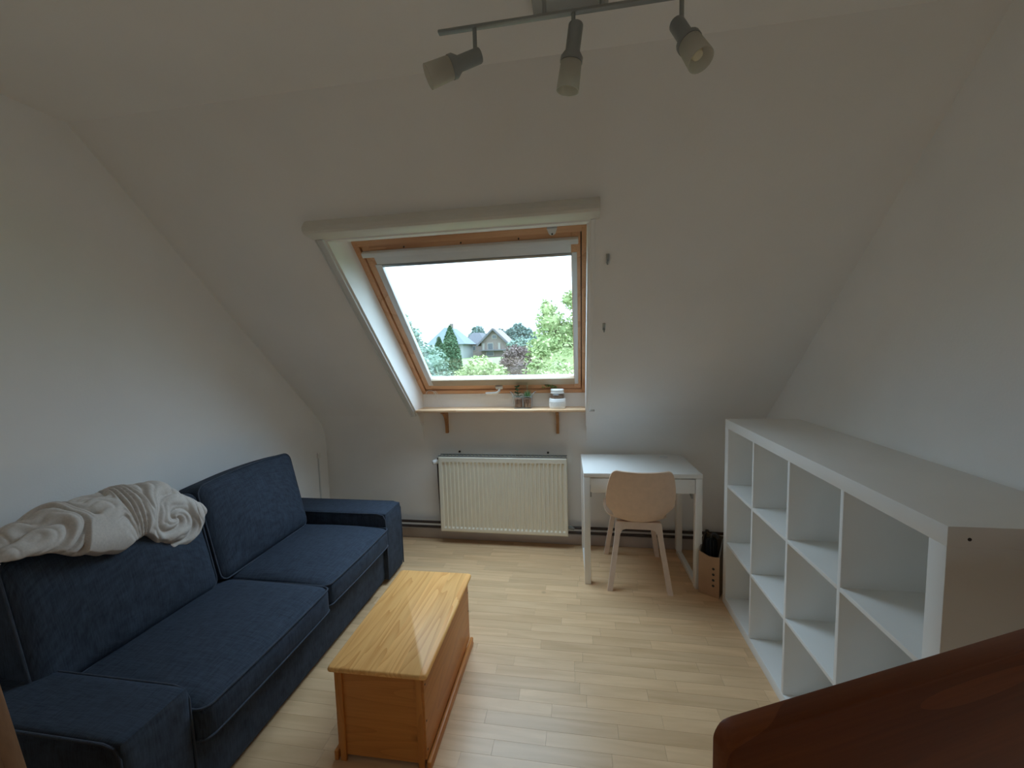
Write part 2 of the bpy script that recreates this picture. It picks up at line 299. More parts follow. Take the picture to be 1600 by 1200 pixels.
# ------------------------------------------------------------------ mesh helpers
class MB:
    def __init__(self): self.bm = bmesh.new()
    def _bev(self, geomverts, bevel, seg=2):
        edges = set()
        for v in geomverts:
            for e in v.link_edges: edges.add(e)
        bmesh.ops.bevel(self.bm, geom=list(edges), offset=bevel, segments=seg, profile=0.5, affect='EDGES', clamp_overlap=True)
    def hexa(self, p, bevel=0.0, seg=2):
        """p: 8 points, bottom ring 0-3 then top ring 4-7 (counter-clockwise seen from above)."""
        v = [self.bm.verts.new(q) for q in p]
        for f in ((3, 2, 1, 0), (4, 5, 6, 7), (0, 1, 5, 4), (1, 2, 6, 5), (2, 3, 7, 6), (3, 0, 4, 7)):
            self.bm.faces.new([v[i] for i in f])
        if bevel: self._bev(v, bevel, seg)
        return self
    def box(self, x0, x1, y0, y1, z0, z1, bevel=0.0, seg=2):
        return self.hexa([(x0, y0, z0), (x1, y0, z0), (x1, y1, z0), (x0, y1, z0), (x0, y0, z1), (x1, y0, z1), (x1, y1, z1), (x0, y1, z1)], bevel, seg)
    def sbox(self, fn, x0, x1, s0, s1, n0, n1, bevel=0.0, seg=2):
        """box in slope coordinates"""
        return self.hexa([fn(x0, s0, n0), fn(x1, s0, n0), fn(x1, s1, n0), fn(x0, s1, n0), fn(x0, s0, n1), fn(x1, s0, n1), fn(x1, s1, n1), fn(x0, s1, n1)], bevel, seg)
    def prism(self, poly, d, bevel=0.0):
        """poly: 3D points of one face, d: extrusion vector"""
        d = Vector(d)
        a = [self.bm.verts.new(p) for p in poly]; b = [self.bm.verts.new(Vector(p)+d) for p in poly]
        n = len(a)
        self.bm.faces.new(a[::-1]); self.bm.faces.new(b)
        for i in range(n): self.bm.faces.new([a[i], a[(i+1) % n], b[(i+1) % n], b[i]])
        if bevel: self._bev(a+b, bevel)
        return self
    def cyl(self, p, q, r1, r2=None, seg=16, cap=True):
        r2 = r1 if r2 is None else r2
        return self.tube([p, q], [r1, r2], seg, cap)
    def tube(self, pts, r, seg=10, cap=True, closed=False, flat=1.0):
        pts = [Vector(p) for p in pts]; n = len(pts)
        rs = r if isinstance(r, (list, tuple)) else [r]*n
        rings = []; prev = None
        for i, p in enumerate(pts):
            if closed: t = pts[(i+1) % n]-pts[i-1]
            else: t = pts[min(i+1, n-1)]-pts[max(i-1, 0)]
            t.normalize()
            if prev is None:
                ref = Vector((0, 0, 1)) if abs(t.z) < 0.9 else Vector((1, 0, 0))
                x = ref.cross(t).normalized()
            else:
                x = prev - t*prev.dot(t)
                x = x.normalized() if x.length > 1e-6 else prev
            prev = x; y = t.cross(x)
            rings.append([self.bm.verts.new(p + x*math.cos(2*PI*k/seg)*rs[i] + y*math.sin(2*PI*k/seg)*rs[i]*flat) for k in range(seg)])
        m = n if closed else n-1
        for i in range(m):
            a, b = rings[i], rings[(i+1) % n]
            for k in range(seg): self.bm.faces.new([a[k], a[(k+1) % seg], b[(k+1) % seg], b[k]])
        if cap and not closed:
            self.bm.faces.new(rings[0][::-1]); self.bm.faces.new(rings[-1])
        return self
    def lathe(self, prof, origin, axis=(0, 0, 1), seg=24):
        """prof: (r, h) pairs along the axis"""
        o = Vector(origin); a = Vector(axis).normalized()
        ref = Vector((0, 0, 1)) if abs(a.z) < 0.9 else Vector((1, 0, 0))
        x = ref.cross(a).normalized(); y = a.cross(x)
        rings = []
        for r, h in prof:
            if r < 1e-6: rings.append([self.bm.verts.new(o+a*h)])
            else: rings.append([self.bm.verts.new(o + a*h + (x*math.cos(2*PI*k/seg)+y*math.sin(2*PI*k/seg))*r) for k in range(seg)])
        for i in range(len(rings)-1):
            p, q = rings[i], rings[i+1]
            for k in range(seg):
                k2 = (k+1) % seg
                if len(p) == 1 and len(q) == 1: continue
                if len(p) == 1: self.bm.faces.new([p[0], q[k2], q[k]])
                elif len(q) == 1: self.bm.faces.new([p[k], p[k2], q[0]])
                else: self.bm.faces.new([p[k], p[k2], q[k2], q[k]])
        return self
    def rbox(self, c, h, r, n=10, fn=None, rot=None):
        """soft rounded block: centre c, half sizes h, corner radius r, fn(local unit xyz, pos)->pos"""
        tmp = bmesh.new(); bmesh.ops.create_cube(tmp, size=2)
        bmesh.ops.subdivide_edges(tmp, edges=tmp.edges[:], cuts=n, use_grid_fill=True)
        H3 = Vector(h); vm = {}
        for v in tmp.verts:
            u = Vector(v.co)
            # concentrate rows towards the edges
            w = Vector([math.copysign(abs(t)**0.75, t) for t in u])
            p = Vector((w.x*H3.x, w.y*H3.y, w.z*H3.z))
            inner = Vector([max(-(H3[k]-r), min(H3[k]-r, p[k])) for k in range(3)])
            d = p-inner
            if d.length > 1e-9: p = inner + d.normalized()*r
            if fn: p = fn(w, p)
            if rot: p = rot @ p
            vm[v] = self.bm.verts.new(p+Vector(c))
        for f in tmp.faces: self.bm.faces.new([vm[v] for v in f.verts])
        tmp.free(); return self
    def build(self, name, mat, parent=None, smooth=True, angle=38, offset=None):
        bmesh.ops.recalc_face_normals(self.bm, faces=self.bm.faces[:])
        me = bpy.data.meshes.new(name)
        if offset is not None: bmesh.ops.translate(self.bm, verts=self.bm.verts[:], vec=-Vector(offset))
        self.bm.to_mesh(me); self.bm.free()
        if mat: me.materials.append(mat)
        if smooth:
            me.shade_smooth(); me.set_sharp_from_angle(angle=math.radians(angle))
        o = bpy.data.objects.new(name, me); COL.objects.link(o)
        if parent: o.parent = parent
        return o

def thing(name, label, cat, loc=(0, 0, 0), rz=0.0, group=None):
    o = bpy.data.objects.new(name, None); COL.objects.link(o)
    o.empty_display_size = 0.1
    o.location = loc; o.rotation_euler = (0, 0, rz); o['label'] = label; o['category'] = cat
    if group: o['group'] = group
    return o
def tag(o, label, cat, group=None):
    o['label'] = label; o['category'] = cat
    if group: o['group'] = group
    return o
def struct(o, label=None, cat=None):
    o['kind'] = 'structure'
    if label: o['label'] = label
    if cat: o['category'] = cat
    return o

# ------------------------------------------------------------------ setting
T = 0.24   # roof build-up
# floor
base = struct(MB().box(XL-0.1, XR+0.1, YR-0.1, D+0.1, -0.12, -0.009).build('floor', M['subfloor']), 'light oak strip floor running across the attic room', 'floor')
STRIP = 0.065
lengths = (0.30, 0.38, 0.46, 0.55)
def strip_box(mb, x0, x1, y0, y1):
    g = 0.00035
    return mb.box(x0+g, x1-g, y0+g, y1-g, -0.009, 0.0)
strip_mesh = {}
for L in lengths:
    o = strip_box(MB(), 0, L, 0, STRIP).build('plank', M['floor'], smooth=False)
    strip_mesh[L] = o.data; bpy.data.objects.remove(o)
rest = MB(); rnd = random.Random(3); rows = int((D-YR)/STRIP)+1; count = 0
for i in range(rows):
    y = D - 0.002 - (i+1)*STRIP
    if y < YR-0.05: break
    x = XL - rnd.uniform(0.0, 0.3)
    while x < XR:
        L = rnd.choice(lengths)
        vis = (y > 0.85) and (x+L > -1.32) and (x < 0.86) and not (x < -1.3 and y < 2.6) and count < 296
        if vis:
            p = bpy.data.objects.new('plank', strip_mesh[L]); COL.objects.link(p); p.parent = base; p.location = (x, y, 0); count += 1
        else:
            strip_box(rest, max(x, XL-0.05), min(x+L, XR+0.05), y, y+STRIP)
        x += L
o = rest.build('outer_planks', M['floor'], base, smooth=False); o['kind'] = 'stuff'

# walls
struct(MB().box(XL-0.12, XL, YR-0.1, D+0.1, -0.02, H+0.3).build('wall_left', M['wall'], smooth=False), 'white plastered side wall behind the dark sofa', 'wall')
struct(MB().box(XR, XR+0.12, YR-0.1, D+0.1, -0.02, H+0.3).build('wall_right', M['wall'], smooth=False), 'white plastered side wall behind the cube shelf', 'wall')
kw = MB().box(XL-0.1, XR+0.1, D, D+0.12, -0.02, HK+0.02)
kw.box(OX0-0.005, OX1+0.005, D, D+0.10, HK+0.02, 1.212)
cr_ = 0.16; cvm = MB()
def cove_pts():
    p0 = Vector((0, D, HK-cr_)); p1 = Vector((0, D, HK)); p2 = slope(0, cr_, 0)
    return [p0*(1-t)**2 + p1*2*t*(1-t) + p2*t*t for t in np.linspace(0, 1, 9)]
for xa_, xb_ in ((XL-0.02, OX0), (OX1, XR+0.02)):
    cp = cove_pts(); poly = [Vector((xa_, p.y, p.z)) for p in cp] + [slope(xa_, cr_, 0.012), Vector((xa_, D+0.012, HK+0.005)), Vector((xa_, D+0.012, HK-cr_))]
    cvm.prism(poly, (xb_-xa_, 0, 0))
struct(cvm.build('trim_1', M['wall'], angle=30), 'rounded plaster corner between the low wall and the roof slope', 'plaster corner')
struct(kw.build('wall_back', M['wall'], smooth=False), 'low white wall under the roof slope with radiator', 'wall')
# ceiling and slopes
STOP = (H-HK)/SA
struct(MB().box(XL-0.1, XR+0.1, -1.0, YT+0.0, H, H+0.1).build('ceiling', M['ceil'], smooth=False), 'flat white ceiling carrying the spotlight bar', 'ceiling')
sl = MB()
sl.sbox(slope, XL-0.1, OX0, -0.05, STOP+0.16, 0, T)
sl.sbox(slope, OX1, XR+0.1, -0.05, STOP+0.16, 0, T)
sl.hexa([slope(OX0, 1.695, 0), slope(OX1, 1.695, 0), slope(OX1, STOP+0.16, 0), slope(OX0, STOP+0.16, 0),
         slope(OX0, 1.545, T), slope(OX1, 1.545, T), slope(OX1, STOP+0.16, T), slope(OX0, STOP+0.16, T)])
struct(sl.build('ceiling_slope', M['ceil'], smooth=False), 'sloping white roof side holding the roof window', 'ceiling')
rs = MB()
RT = (H-HK)/RSA
rs.sbox(rslope, XL-0.1, RW0, -0.05, RT+0.16, 0, 0.2); rs.sbox(rslope, RW1, XR+0.1, -0.05, RT+0.16, 0, 0.2)
rs.sbox(rslope, RW0, RW1, -0.05, RS0, 0, 0.2); rs.sbox(rslope, RW0, RW1, RS1, RT+0.16, 0, 0.2)
struct(rs.build('ceiling_slope_rear', M['ceil'], smooth=False))
w2 = MB()
for a_ in ((RW0-0.02, RW0+0.035, RS0-0.02, RS1+0.02), (RW1-0.035, RW1+0.02, RS0-0.02, RS1+0.02), (RW0, RW1, RS0-0.02, RS0+0.035), (RW0, RW1, RS1-0.035, RS1+0.02)):
    w2.sbox(rslope, a_[0], a_[1], a_[2], a_[3], 0.14, 0.20)
w2 = struct(w2.build('fill_window', M['win_x'], smooth=False), 'unseen pine-framed roof window added for fill light in the opposite roof slope', 'window')
MB().sbox(rslope, RW0, RW1, RS0, RS1, 0.165, 0.170).build('glass_pane', M['glass'], w2, smooth=False)
struct(MB().box(XL-0.1, XR+0.1, YR-0.12, YR, -0.02, HK+0.02).build('wall_front', M['wall'], smooth=False))
# skirting under the pipes
struct(MB().box(XL, XR, D-0.014, D, 0, 0.085, 0.003).build('baseboard_back', M['skirting']), 'greyish skirting board under the heating pipes', 'skirting')

# ------------------------------------------------------------------ roof window
win = thing('window_1', 'pine-framed roof window set in the sloping wall', 'window', slope(-0.6, 0.19, 0.2))
win['kind'] = 'structure'
WO = win.location.copy()
def wbuild(mb, name, mat, parent=None, **k):
    o = mb.build(name, mat, None, offset=WO if parent is None else WO, **k)
    o.parent = win if parent is None else parent
    return o
FS0, FS1 = 0.192, 1.562     # frame extent along the slope
FX0, FX1 = OX0, OX1
# white lining on the two cheeks
lin = MB()
for x0, x1 in ((OX0-0.001, OX0+0.006), (OX1-0.006, OX1+0.001)):
    lin.hexa([slope(x0, 0.02, -0.001), slope(x1, 0.02, -0.001), slope(x1, 1.69, -0.001), slope(x0, 1.69, -0.001),
              slope(x0, 0.10, 0.2), slope(x1, 0.10, 0.2), slope(x1, 1.575, 0.2), slope(x0, 1.575, 0.2)])
wbuild(lin, 'cheek_lining', M['white_lining'], smooth=False)
# fixed frame
FW = 0.030
for nm, a in (('frame_side', (FX0, FX0+FW+0.008)), ('frame_side', (FX1-FW, FX1))):
    wbuild(MB().sbox(slope, a[0], a[1], FS0, FS1, 0.195, 0.32, 0.002), nm, M['win_y'])
wbuild(MB().sbox(slope, FX0, FX1, FS0-0.02, FS0+0.036, 0.196, 0.32, 0.002), 'frame_bottom', M['win_x'])
wbuild(MB().sbox(slope, FX0, FX1, FS1-0.028, FS1+0.009, 0.196, 0.32, 0.002), 'frame_top', M['win_x'])
# sash, set a little deeper
SX0, SX1, SS0, SS1 = FX0+0.045, FX1-0.036, FS0+0.044, FS1-0.032
SW = 0.052
for a in ((SX0, SX0+SW), (SX1-SW, SX1)):
    wbuild(MB().sbox(slope, a[0], a[1], SS0, SS1, 0.205, 0.285, 0.003), 'sash_side', M['win_y'])
wbuild(MB().sbox(slope, SX0, SX1, SS0, SS0+0.055, 0.206, 0.285, 0.003), 'sash_bottom', M['win_x'])
wbuild(MB().sbox(slope, SX0, SX1, SS1-0.05, SS1, 0.206, 0.285, 0.003), 'sash_top', M['win_x'])
wbuild(MB().sbox(slope, SX0+0.02, SX1-0.02, SS0+0.03, SS1-0.02, 0.262, 0.267), 'glass_pane', M['glass'], smooth=False)
# outer weather frame closes the gap to the roof
wf = MB()
wf.sbox(slope, FX0-0.05, FX0+0.05, FS0-0.1, FS1+0.1, 0.285, 0.335); wf.sbox(slope, FX1-0.05, FX1+0.05, FS0-0.1, FS1+0.1, 0.285, 0.335)
wf.sbox(slope, FX0, FX1, FS0-0.1, FS0+0.06, 0.285, 0.335); wf.sbox(slope, FX0, FX1, FS1-0.06, FS1+0.1, 0.285, 0.335)
wf.box(FX0-0.05, FX1+0.05, D+0.09, D+0.26, 1.02, 1.20)
wbuild(wf, 'outer_frame', M['steel_dark'], smooth=False)
# handle
hd = MB(); hs = 0.262
hd.sbox(slope, -0.63, -0.575, SS0+0.012, SS0+0.042, 0.188, 0.208, 0.003)
hb = wbuild(hd, 'handle_plate', M['plastic_white'])
hl = MB()
hl.tube([slope(-0.60, SS0+0.025, 0.192), slope(-0.60, SS0+0.020, 0.165), slope(-0.622, SS0+0.006, 0.160), slope(-0.665, SS0+0.002, 0.160), slope(-0.71, SS0+0.002, 0.160)], [0.009, 0.010, 0.010, 0.010, 0.009], 10)
wbuild(hl, 'handle', M['plastic_white'])
# top latch
lt = MB().prism([slope(-0.146, FS1+0.010, 0.178), slope(-0.092, FS1+0.010, 0.178), slope(-0.102, FS1-0.020, 0.178), slope(-0.112, FS1-0.028, 0.178), slope(-0.126, FS1-0.028, 0.178), slope(-0.136, FS1-0.020, 0.178)], slope(0, 0, 0.02)-slope(0, 0, 0), 0.002)
la = wbuild(lt, 'latch', M['blind_grey'])
wbuild(MB().cyl(slope(-0.119, FS1-0.018, 0.172), slope(-0.119, FS1-0.018, 0.181), 0.004), 'latch_hole', M['screw'])

# rolled-up inner blind in the sash: things fixed to the sash move with it, so parts of the window
wbuild(MB().sbox(slope, -1.212, 0.016, 1.474, 1.504, 0.176, 0.206, 0.004), 'blind_headrail', M['blind_grey'])
wbuild(MB().sbox(slope, -1.170, 0.004, 1.405, 1.469, 0.206, 0.232, 0.006), 'blind_cassette', M['blind_grey'])
wbuild(MB().sbox(slope, -1.140, -0.010, 1.388, 1.405, 0.204, 0.226, 0.004), 'blind_bottom_bar', M['steel'])
for a in ((-1.170, -1.130), (-0.020, 0.008)):
    wbuild(MB().sbox(slope, a[0], a[1], 0.29, 1.41, 0.200, 0.232, 0.003), 'blind_side_rail', M['blind_grey'])
wbuild(MB().sbox(slope, -1.135, -0.016, 0.284, 0.352, 0.200, 0.230, 0.004), 'glazing_bead', M['blind_cream'])
for xx in (-0.95, -0.62, -0.30):
    wbuild(MB().cyl(slope(xx, 1.520, 0.189), slope(xx, 1.520, 0.197), 0.004, seg=8), 'screw', M['screw'])
# loop of white cord in the lower corner
cd = MB()
cc = slope(-1.175, 0.20, 0.175)
pts = [cc + Vector((0.045*math.cos(t), -0.01*math.sin(t*1.3), 0.040*math.sin(t))) for t in np.linspace(-0.4, PI+0.5, 14)]
cd.tube(pts, 0.0022, 6)
for dx, dz in ((0.05, 0.085), (0.075, 0.10), (0.095, 0.07)):
    st = slope(-1.15+dx*0.3, 0.25, 0.18)
    cd.tube([st, Vector((-1.20+dx, D-0.012, 1.20)), Vector((-1.19+dx*1.3, D-0.008, 1.20-dz*0.5)), Vector((-1.18+dx*1.5, D-0.008, 1.21-dz))], 0.0016, 6)
tag(cd.build('blind_cord', M['plastic_white']), 'thin white cord looped in the lower corner of the roof window', 'cord')

# blackout roller blind on the slope: cassette above the opening, thin rails beside it
bl = thing('roller_blind', 'cream roller blind box above the roof window with two thin side rails', 'blind', slope(-0.6, 1.75, 0))
bo = bl.location.copy()
def cas_poly(x):
    return [slope(x, 1.703, 0), slope(x, 1.735, -0.029), slope(x, 1.765, -0.054), slope(x, 1.772, -0.058), slope(x, 1.786, -0.058), slope(x, 1.800, -0.046), slope(x, 1.806, -0.020), slope(x, 1.807, 0)]
bm_ = MB().prism(cas_poly(-1.308), (1.412, 0, 0))
bm_.build('cassette', M['cassette'], bl, offset=bo, angle=25)
for x in (-1.314, 0.104):
    MB().prism(cas_poly(x), (0.006, 0, 0), 0.001).build('end_cap', M['cassette'], bl, offset=bo, angle=25)
MB().sbox(slope, -1.296, -1.262, 0.17, 1.71, -0.016, 0.0, 0.002).sbox(slope, -1.300, -1.296, 0.17, 1.71, -0.022, 0.0).build('guide_rail', M['blind_grey'], bl, offset=bo)
MB().sbox(slope, 0.072, 0.092, 0.235, 1.71, -0.012, 0.0, 0.002).build('guide_rail', M['wall'], bl, offset=bo)
MB().sbox(slope, 0.084, 0.122, 0.225, 0.235, -0.014, 0.0, 0.002).build('rail_foot', M['blind_grey'], bl, offset=bo)

# two little cord hooks on the slope
for s_, w_ in ((1.495, 'upper'), (1.045, 'lower')):
    h_ = thing('cord_hook', 'small grey cord hook on the slope, %s of the two' % w_, 'hook', slope(0.155, s_, 0), group='cord hooks beside the roof window')
    ho = h_.location.copy()
    MB().sbox(slope, 0.148, 0.164, s_-0.026, s_+0.026, -0.006, 0, 0.002).build('back_plate', M['steel'], h_, offset=ho)
    MB().tube([slope(0.156, s_-0.005, -0.004), slope(0.156, s_-0.02, -0.022), slope(0.156, s_-0.012, -0.032), slope(0.156, s_+0.006, -0.034)], 0.0045, 8).build('hook', M['steel_dark'], h_, offset=ho)

# ------------------------------------------------------------------ sill shelf with brackets
sh = thing('sill_shelf', 'pale pine shelf board on two brackets below the roof window', 'shelf', (-0.6, D, 1.10))
so = sh.location.copy()
MB().box(OX0+0.008, OX1-0.008, 2.995, D, 1.088, 1.106, 0.003).build('shelf_board', M['sill'], sh, offset=so)
for xb in (-1.05, -0.155):
    pr = [(xb-0.011, D, 1.088), (xb-0.011, D-0.135, 1.088), (xb-0.011, D-0.135, 1.074)]
    for t in np.linspace(0, 1, 7):
        a = t*PI/2
        pr.append((xb-0.011, D-0.028-0.095*(1-math.sin(a)), 0.955+0.115*math.cos(a)))
    pr += [(xb-0.011, D-0.026, 0.895), (xb-0.011, D, 0.895)]
    MB().prism(pr, (0.022, 0, 0), 0.002).build('bracket', M['bracket'], sh, offset=so)

# ------------------------------------------------------------------ things on the sill shelf
ZS = 1.106
gp = thing('glass_planter', 'pair of joined glass cups with soil and two small succulents on the shelf', 'planter', (-0.414, 3.085, ZS))
for i, dx in enumerate((-0.033, 0.036)):
    r = 0.033
    cup = MB().lathe([(0.0, 0.001), (r*0.86, 0.001), (r*0.9, 0.006), (r, 0.085), (r+0.001, 0.088), (r-0.002, 0.088), (r*0.88, 0.010), (0.0, 0.008)], (dx, 0, 0), seg=20).build('glass_cup', M['jar_glass'], gp)
    MB().lathe([(0.0, 0.010), (r*0.85, 0.010), (r*0.93, 0.072), (r*0.7, 0.078), (0.0, 0.080)], (dx, 0, 0), seg=16).build('soil', M['soil'], gp)
wr = MB()
wr.tube([(-0.070, -0.034, 0.092), (0.073, -0.034, 0.092), (0.073, 0.034, 0.092), (-0.070, 0.034, 0.092)], 0.0018, 6, closed=True)
wr.tube([(-0.062, -0.034, 0.003), (0.065, -0.034, 0.003), (0.065, 0.034, 0.003), (-0.062, 0.034, 0.003)], 0.0018, 6, closed=True)
for sx in (-1, 1):
    ex = 0.0015 + sx*0.0715
    for yy in (-0.034, 0.034):
        wr.tube([(0.0015+sx*0.0635, yy, 0.003), (ex, yy, 0.092)], 0.0016, 6)
    wr.tube([(ex, -0.03, 0.092), (ex+sx*0.014, -0.02, 0.122), (ex+sx*0.030, 0, 0.128), (ex+sx*0.014, 0.02, 0.122), (ex, 0.03, 0.092)], 0.0018, 6)
wr.tube([(0.0015, -0.034, 0.003), (0.0015, -0.034, 0.092)], 0.0018, 6)
wr.build('wire_rack', M['steel_dark'], gp)
def leaf(mb, base, tip, w, seg=5, lift=0.0):
    base = Vector(base); tip = Vector(tip); d = tip-base
    side = d.cross(Vector((0, 0, 1)));
    side = side.normalized() if side.length > 1e-5 else Vector((1, 0, 0))
    up = side.cross(d).normalized()
    prev = None
    for k in range(seg+1):
        t = k/seg; ww = w*math.sin(PI*min(1, 0.15+0.85*t))*0.9
        c = base + d*t + up*lift*math.sin(PI*t)
        row = [mb.bm.verts.new(c-side*ww), mb.bm.verts.new(c-up*ww*0.35), mb.bm.verts.new(c+side*ww), mb.bm.verts.new(c+up*ww*0.25)]
        if prev:
            for j in range(4): mb.bm.faces.new([prev[j], prev[(j+1) % 4], row[(j+1) % 4], row[j]])
        prev = row
rl = random.Random(5)
pl1 = MB(); 
pl1.tube([(-0.033, 0, 0.078), (-0.036, 0, 0.12), (-0.045, 0.0, 0.165)], 0.0025, 6)
for k in range(16):
    hgt = 0.088 + (k % 4)*0.024; a = k*2.4
    b_ = (-0.034-(hgt-0.08)*0.12, 0, hgt)
    leaf(pl1, b_, (b_[0]+0.032*math.cos(a), 0.030*math.sin(a), hgt+0.016), 0.013)
pl1.build('jade_plant', M['leaf_dark'], gp)
pl2 = MB()
for k in range(20):
    a = k*2.399; e = 0.35+0.9*(k/20); ln = 0.040+0.034*(k/20)
    leaf(pl2, (0.036+0.005*math.cos(a), 0.005*math.sin(a), 0.078), (0.036+ln*math.cos(a)*math.cos(e), ln*math.sin(a)*math.cos(e), 0.080+ln*math.sin(e)), 0.0068)
pl2.build('aloe_plant', M['leaf_green'], gp)
fs = MB().tube([(0.036, 0.0, 0.08), (0.035, 0.0, 0.14), (0.039, 0, 0.205)], 0.0014, 6)
for k in range(9):
    z = 0.148+k*0.006; a = k*2.4
    leaf(fs, (0.037, 0, z), (0.037+0.018*math.cos(a), 0.018*math.sin(a), z+0.008), 0.0035)
fs.build('flower_stem', M['stem_pale'], gp)

jr = thing('lidded_jar', 'white jar with a lace band and white lid on the shelf below the window', 'jar', (-0.150, 3.085, ZS))
MB().lathe([(0, 0.0), (0.058, 0.0), (0.061, 0.004), (0.061, 0.072), (0.058, 0.076), (0.0, 0.076)], (0, 0, 0), seg=32).build('jar_body', M['plastic_white'], jr)
lc = MB()
for row, z in enumerate((0.022, 0.036, 0.050)):
    for k in range(26):
        a = 2*PI*(k+0.5*row)/26
        c = Vector((0.0615*math.cos(a), 0.0615*math.sin(a), z))
        lc.lathe([(0.0072, -0.0005), (0.0060, 0.0016), (0.0040, 0.0010), (0.0, 0.0006)], c, (math.cos(a), math.sin(a), 0), 8)
lc.build('lace_band', M['lace'], jr)
MB().lathe([(0.0, 0.076), (0.050, 0.076), (0.050, 0.100), (0.0, 0.100)], (0, 0, 0), seg=28).build('jar_content', M['content'], jr)
MB().lathe([(0.053, 0.075), (0.053, 0.104), (0.046, 0.112), (0.044, 0.118)], (0, 0, 0), seg=28).build('glass_neck', M['jar_glass'], jr)
MB().lathe([(0.0, 0.112), (0.047, 0.112), (0.050, 0.114), (0.050, 0.124), (0.046, 0.126), (0.046, 0.129), (0.050, 0.131), (0.050, 0.141), (0.046, 0.146), (0.0, 0.147)], (0, 0, 0), seg=28).build('lid', M['plastic_white'], jr)

sp_ = thing('potted_sprig', 'olive-green sprig leaning out from behind the white lidded jar', 'plant', (-0.128, 3.148, ZS))
MB().lathe([(0.0, 0.0), (0.016, 0.0), (0.020, 0.045), (0.018, 0.046), (0.0, 0.040)], (0, 0, 0), seg=16).build('pot', M['plastic_white'], sp_)
sg = MB(); 
for q in range(4):
    tipx = -0.055-0.022*q; pts = [(0, -0.004, 0.04), (-0.02-0.004*q, -0.006, 0.12), (tipx*0.8, -0.012-0.006*q, 0.160+0.006*q), (tipx, -0.018-0.008*q, 0.168-0.006*q)]
    sg.tube(pts, 0.0013, 5)
    for k in range(9):
        t = 0.45+0.55*k/8; i0 = 1 if t < 0.7 else 2
        tt = (t-0.45)/0.25 if t < 0.7 else (t-0.7)/0.3
        b_ = Vector(pts[i0]).lerp(Vector(pts[i0+1]), min(1, tt)); a = rl.uniform(0, 2*PI)
        leaf(sg, b_, b_+Vector((0.024*math.cos(a)-0.008, 0.014*math.sin(a)-0.004, 0.022*math.sin(a*1.7)+0.008)), 0.0095)
sg.build('sprig', M['leaf_olive'], sp_)

# ------------------------------------------------------------------ radiator
rd = thing('radiator', 'cream ribbed panel radiator on the low wall below the roof window', 'radiator', (-0.595, D, 0.0))
ro = rd.location.copy()
RX0, RX1, RZ0, RZ1, RYF = -1.105, -0.085, 0.106, 0.728, 3.062
pm = MB(); NCOL = 30; zs = [RZ0, RZ0+0.012, RZ0+0.030, RZ0+0.042, RZ1-0.060, RZ1-0.046, RZ1-0.014, RZ1-0.004]
# pressed front panel with vertical channels between flutes
xs = []; pit = (RX1-RX0-0.04)/NCOL
for k in range(NCOL):
    x0 = RX0+0.02+k*pit
    xs += [(x0, 0), (x0+pit*0.30, 0), (x0+pit*0.42, 1), (x0+pit*0.88, 1)]
xs = [(RX0, 0), (RX0+0.004, 0)] + xs + [(RX1-0.020, 0), (RX1-0.004, 0), (RX1, 0)]
grid = []
for zi, z in enumerate(zs):
    row = []
    for xi, (x, up) in enumerate(xs):
        y = RYF
        if 3 <= zi <= 4 and up: y += 0.0100
        if zi in (0, len(zs)-1) or xi in (0, len(xs)-1): y += 0.008
        row.append(pm.bm.verts.new((x, y, z)))
    grid.append(row)
for a in range(len(zs)-1):
    for b_ in range(len(xs)-1):
        pm.bm.faces.new([grid[a][b_], grid[a][b_+1], grid[a+1][b_+1], grid[a+1][b_]])
pm.box(RX0, RX1, RYF+0.0125, RYF+0.017, RZ0+0.01, RZ1-0.008)
pm.build('front_panel', M['radiator'], rd, offset=ro, angle=20)
MB().box(RX0, RX1, D-0.045, D-0.030, RZ0+0.003, RZ1-0.004, 0.003).build('rear_panel', M['radiator'], rd, offset=ro)
for x in (RX0, RX1-0.002):
    MB().box(x, x+0.002, RYF+0.006, D-0.030, RZ0+0.02, RZ1).build('side_cover', M['radiator'], rd, offset=ro)
gr = MB()
gr.box(RX0, RX1, RYF+0.004, RYF+0.014, RZ1-0.006, RZ1+0.002, 0.001)
gr.box(RX0, RX1, D-0.046, D-0.036, RZ1-0.006, RZ1+0.002, 0.001)
for k in range(34):
    x = RX0+0.01+k*(RX1-RX0-0.02)/33
    gr.box(x-0.003, x+0.003, RYF+0.008, D-0.040, RZ1-0.006, RZ1-0.001)
gr.build('top_grille', M['steel_dark'], rd, offset=ro, smooth=False)
cv = MB()
for k in range(60):
    x = RX0+0.015+k*(RX1-RX0-0.03)/59
    cv.box(x-0.001, x+0.001, RYF+0.018, D-0.047, RZ0+0.02, RZ1-0.03)
cv.build('convector_fins', M['radiator'], rd, offset=ro, smooth=False)
for x in (-0.955, -0.235):
    MB().cyl((x, D-0.003, RZ1+0.012), (x, D-0.016, RZ1+0.012), 0.009, 0.007, 10).build('wall_bumper', M['rubber'], rd, offset=ro)
    MB().box(x-0.02, x+0.02, D-0.034, D-0.003, 0.16, RZ1-0.03, 0.002).build('wall_bracket', M['steel'], rd, offset=ro)
MB().lathe([(0.0, 0.0), (0.012, 0.0), (0.020, 0.008), (0.022, 0.030), (0.017, 0.046), (0.0, 0.048)], (RX0-0.014, D-0.070, 0.676), (-0.75, -0.65, -0.15), 18).build('thermostat_knob', M['plastic_white'], rd, offset=ro)
MB().tube([(RX0+0.01, D-0.070, 0.700), (RX0-0.012, D-0.070, 0.698), (RX0-0.016, D-0.070, 0.66), (RX0-0.014, D-0.066, 0.40), (RX0-0.010, D-0.056, 0.16)], 0.0085, 10).build('supply_pipe', M['pipe'], rd, offset=ro)
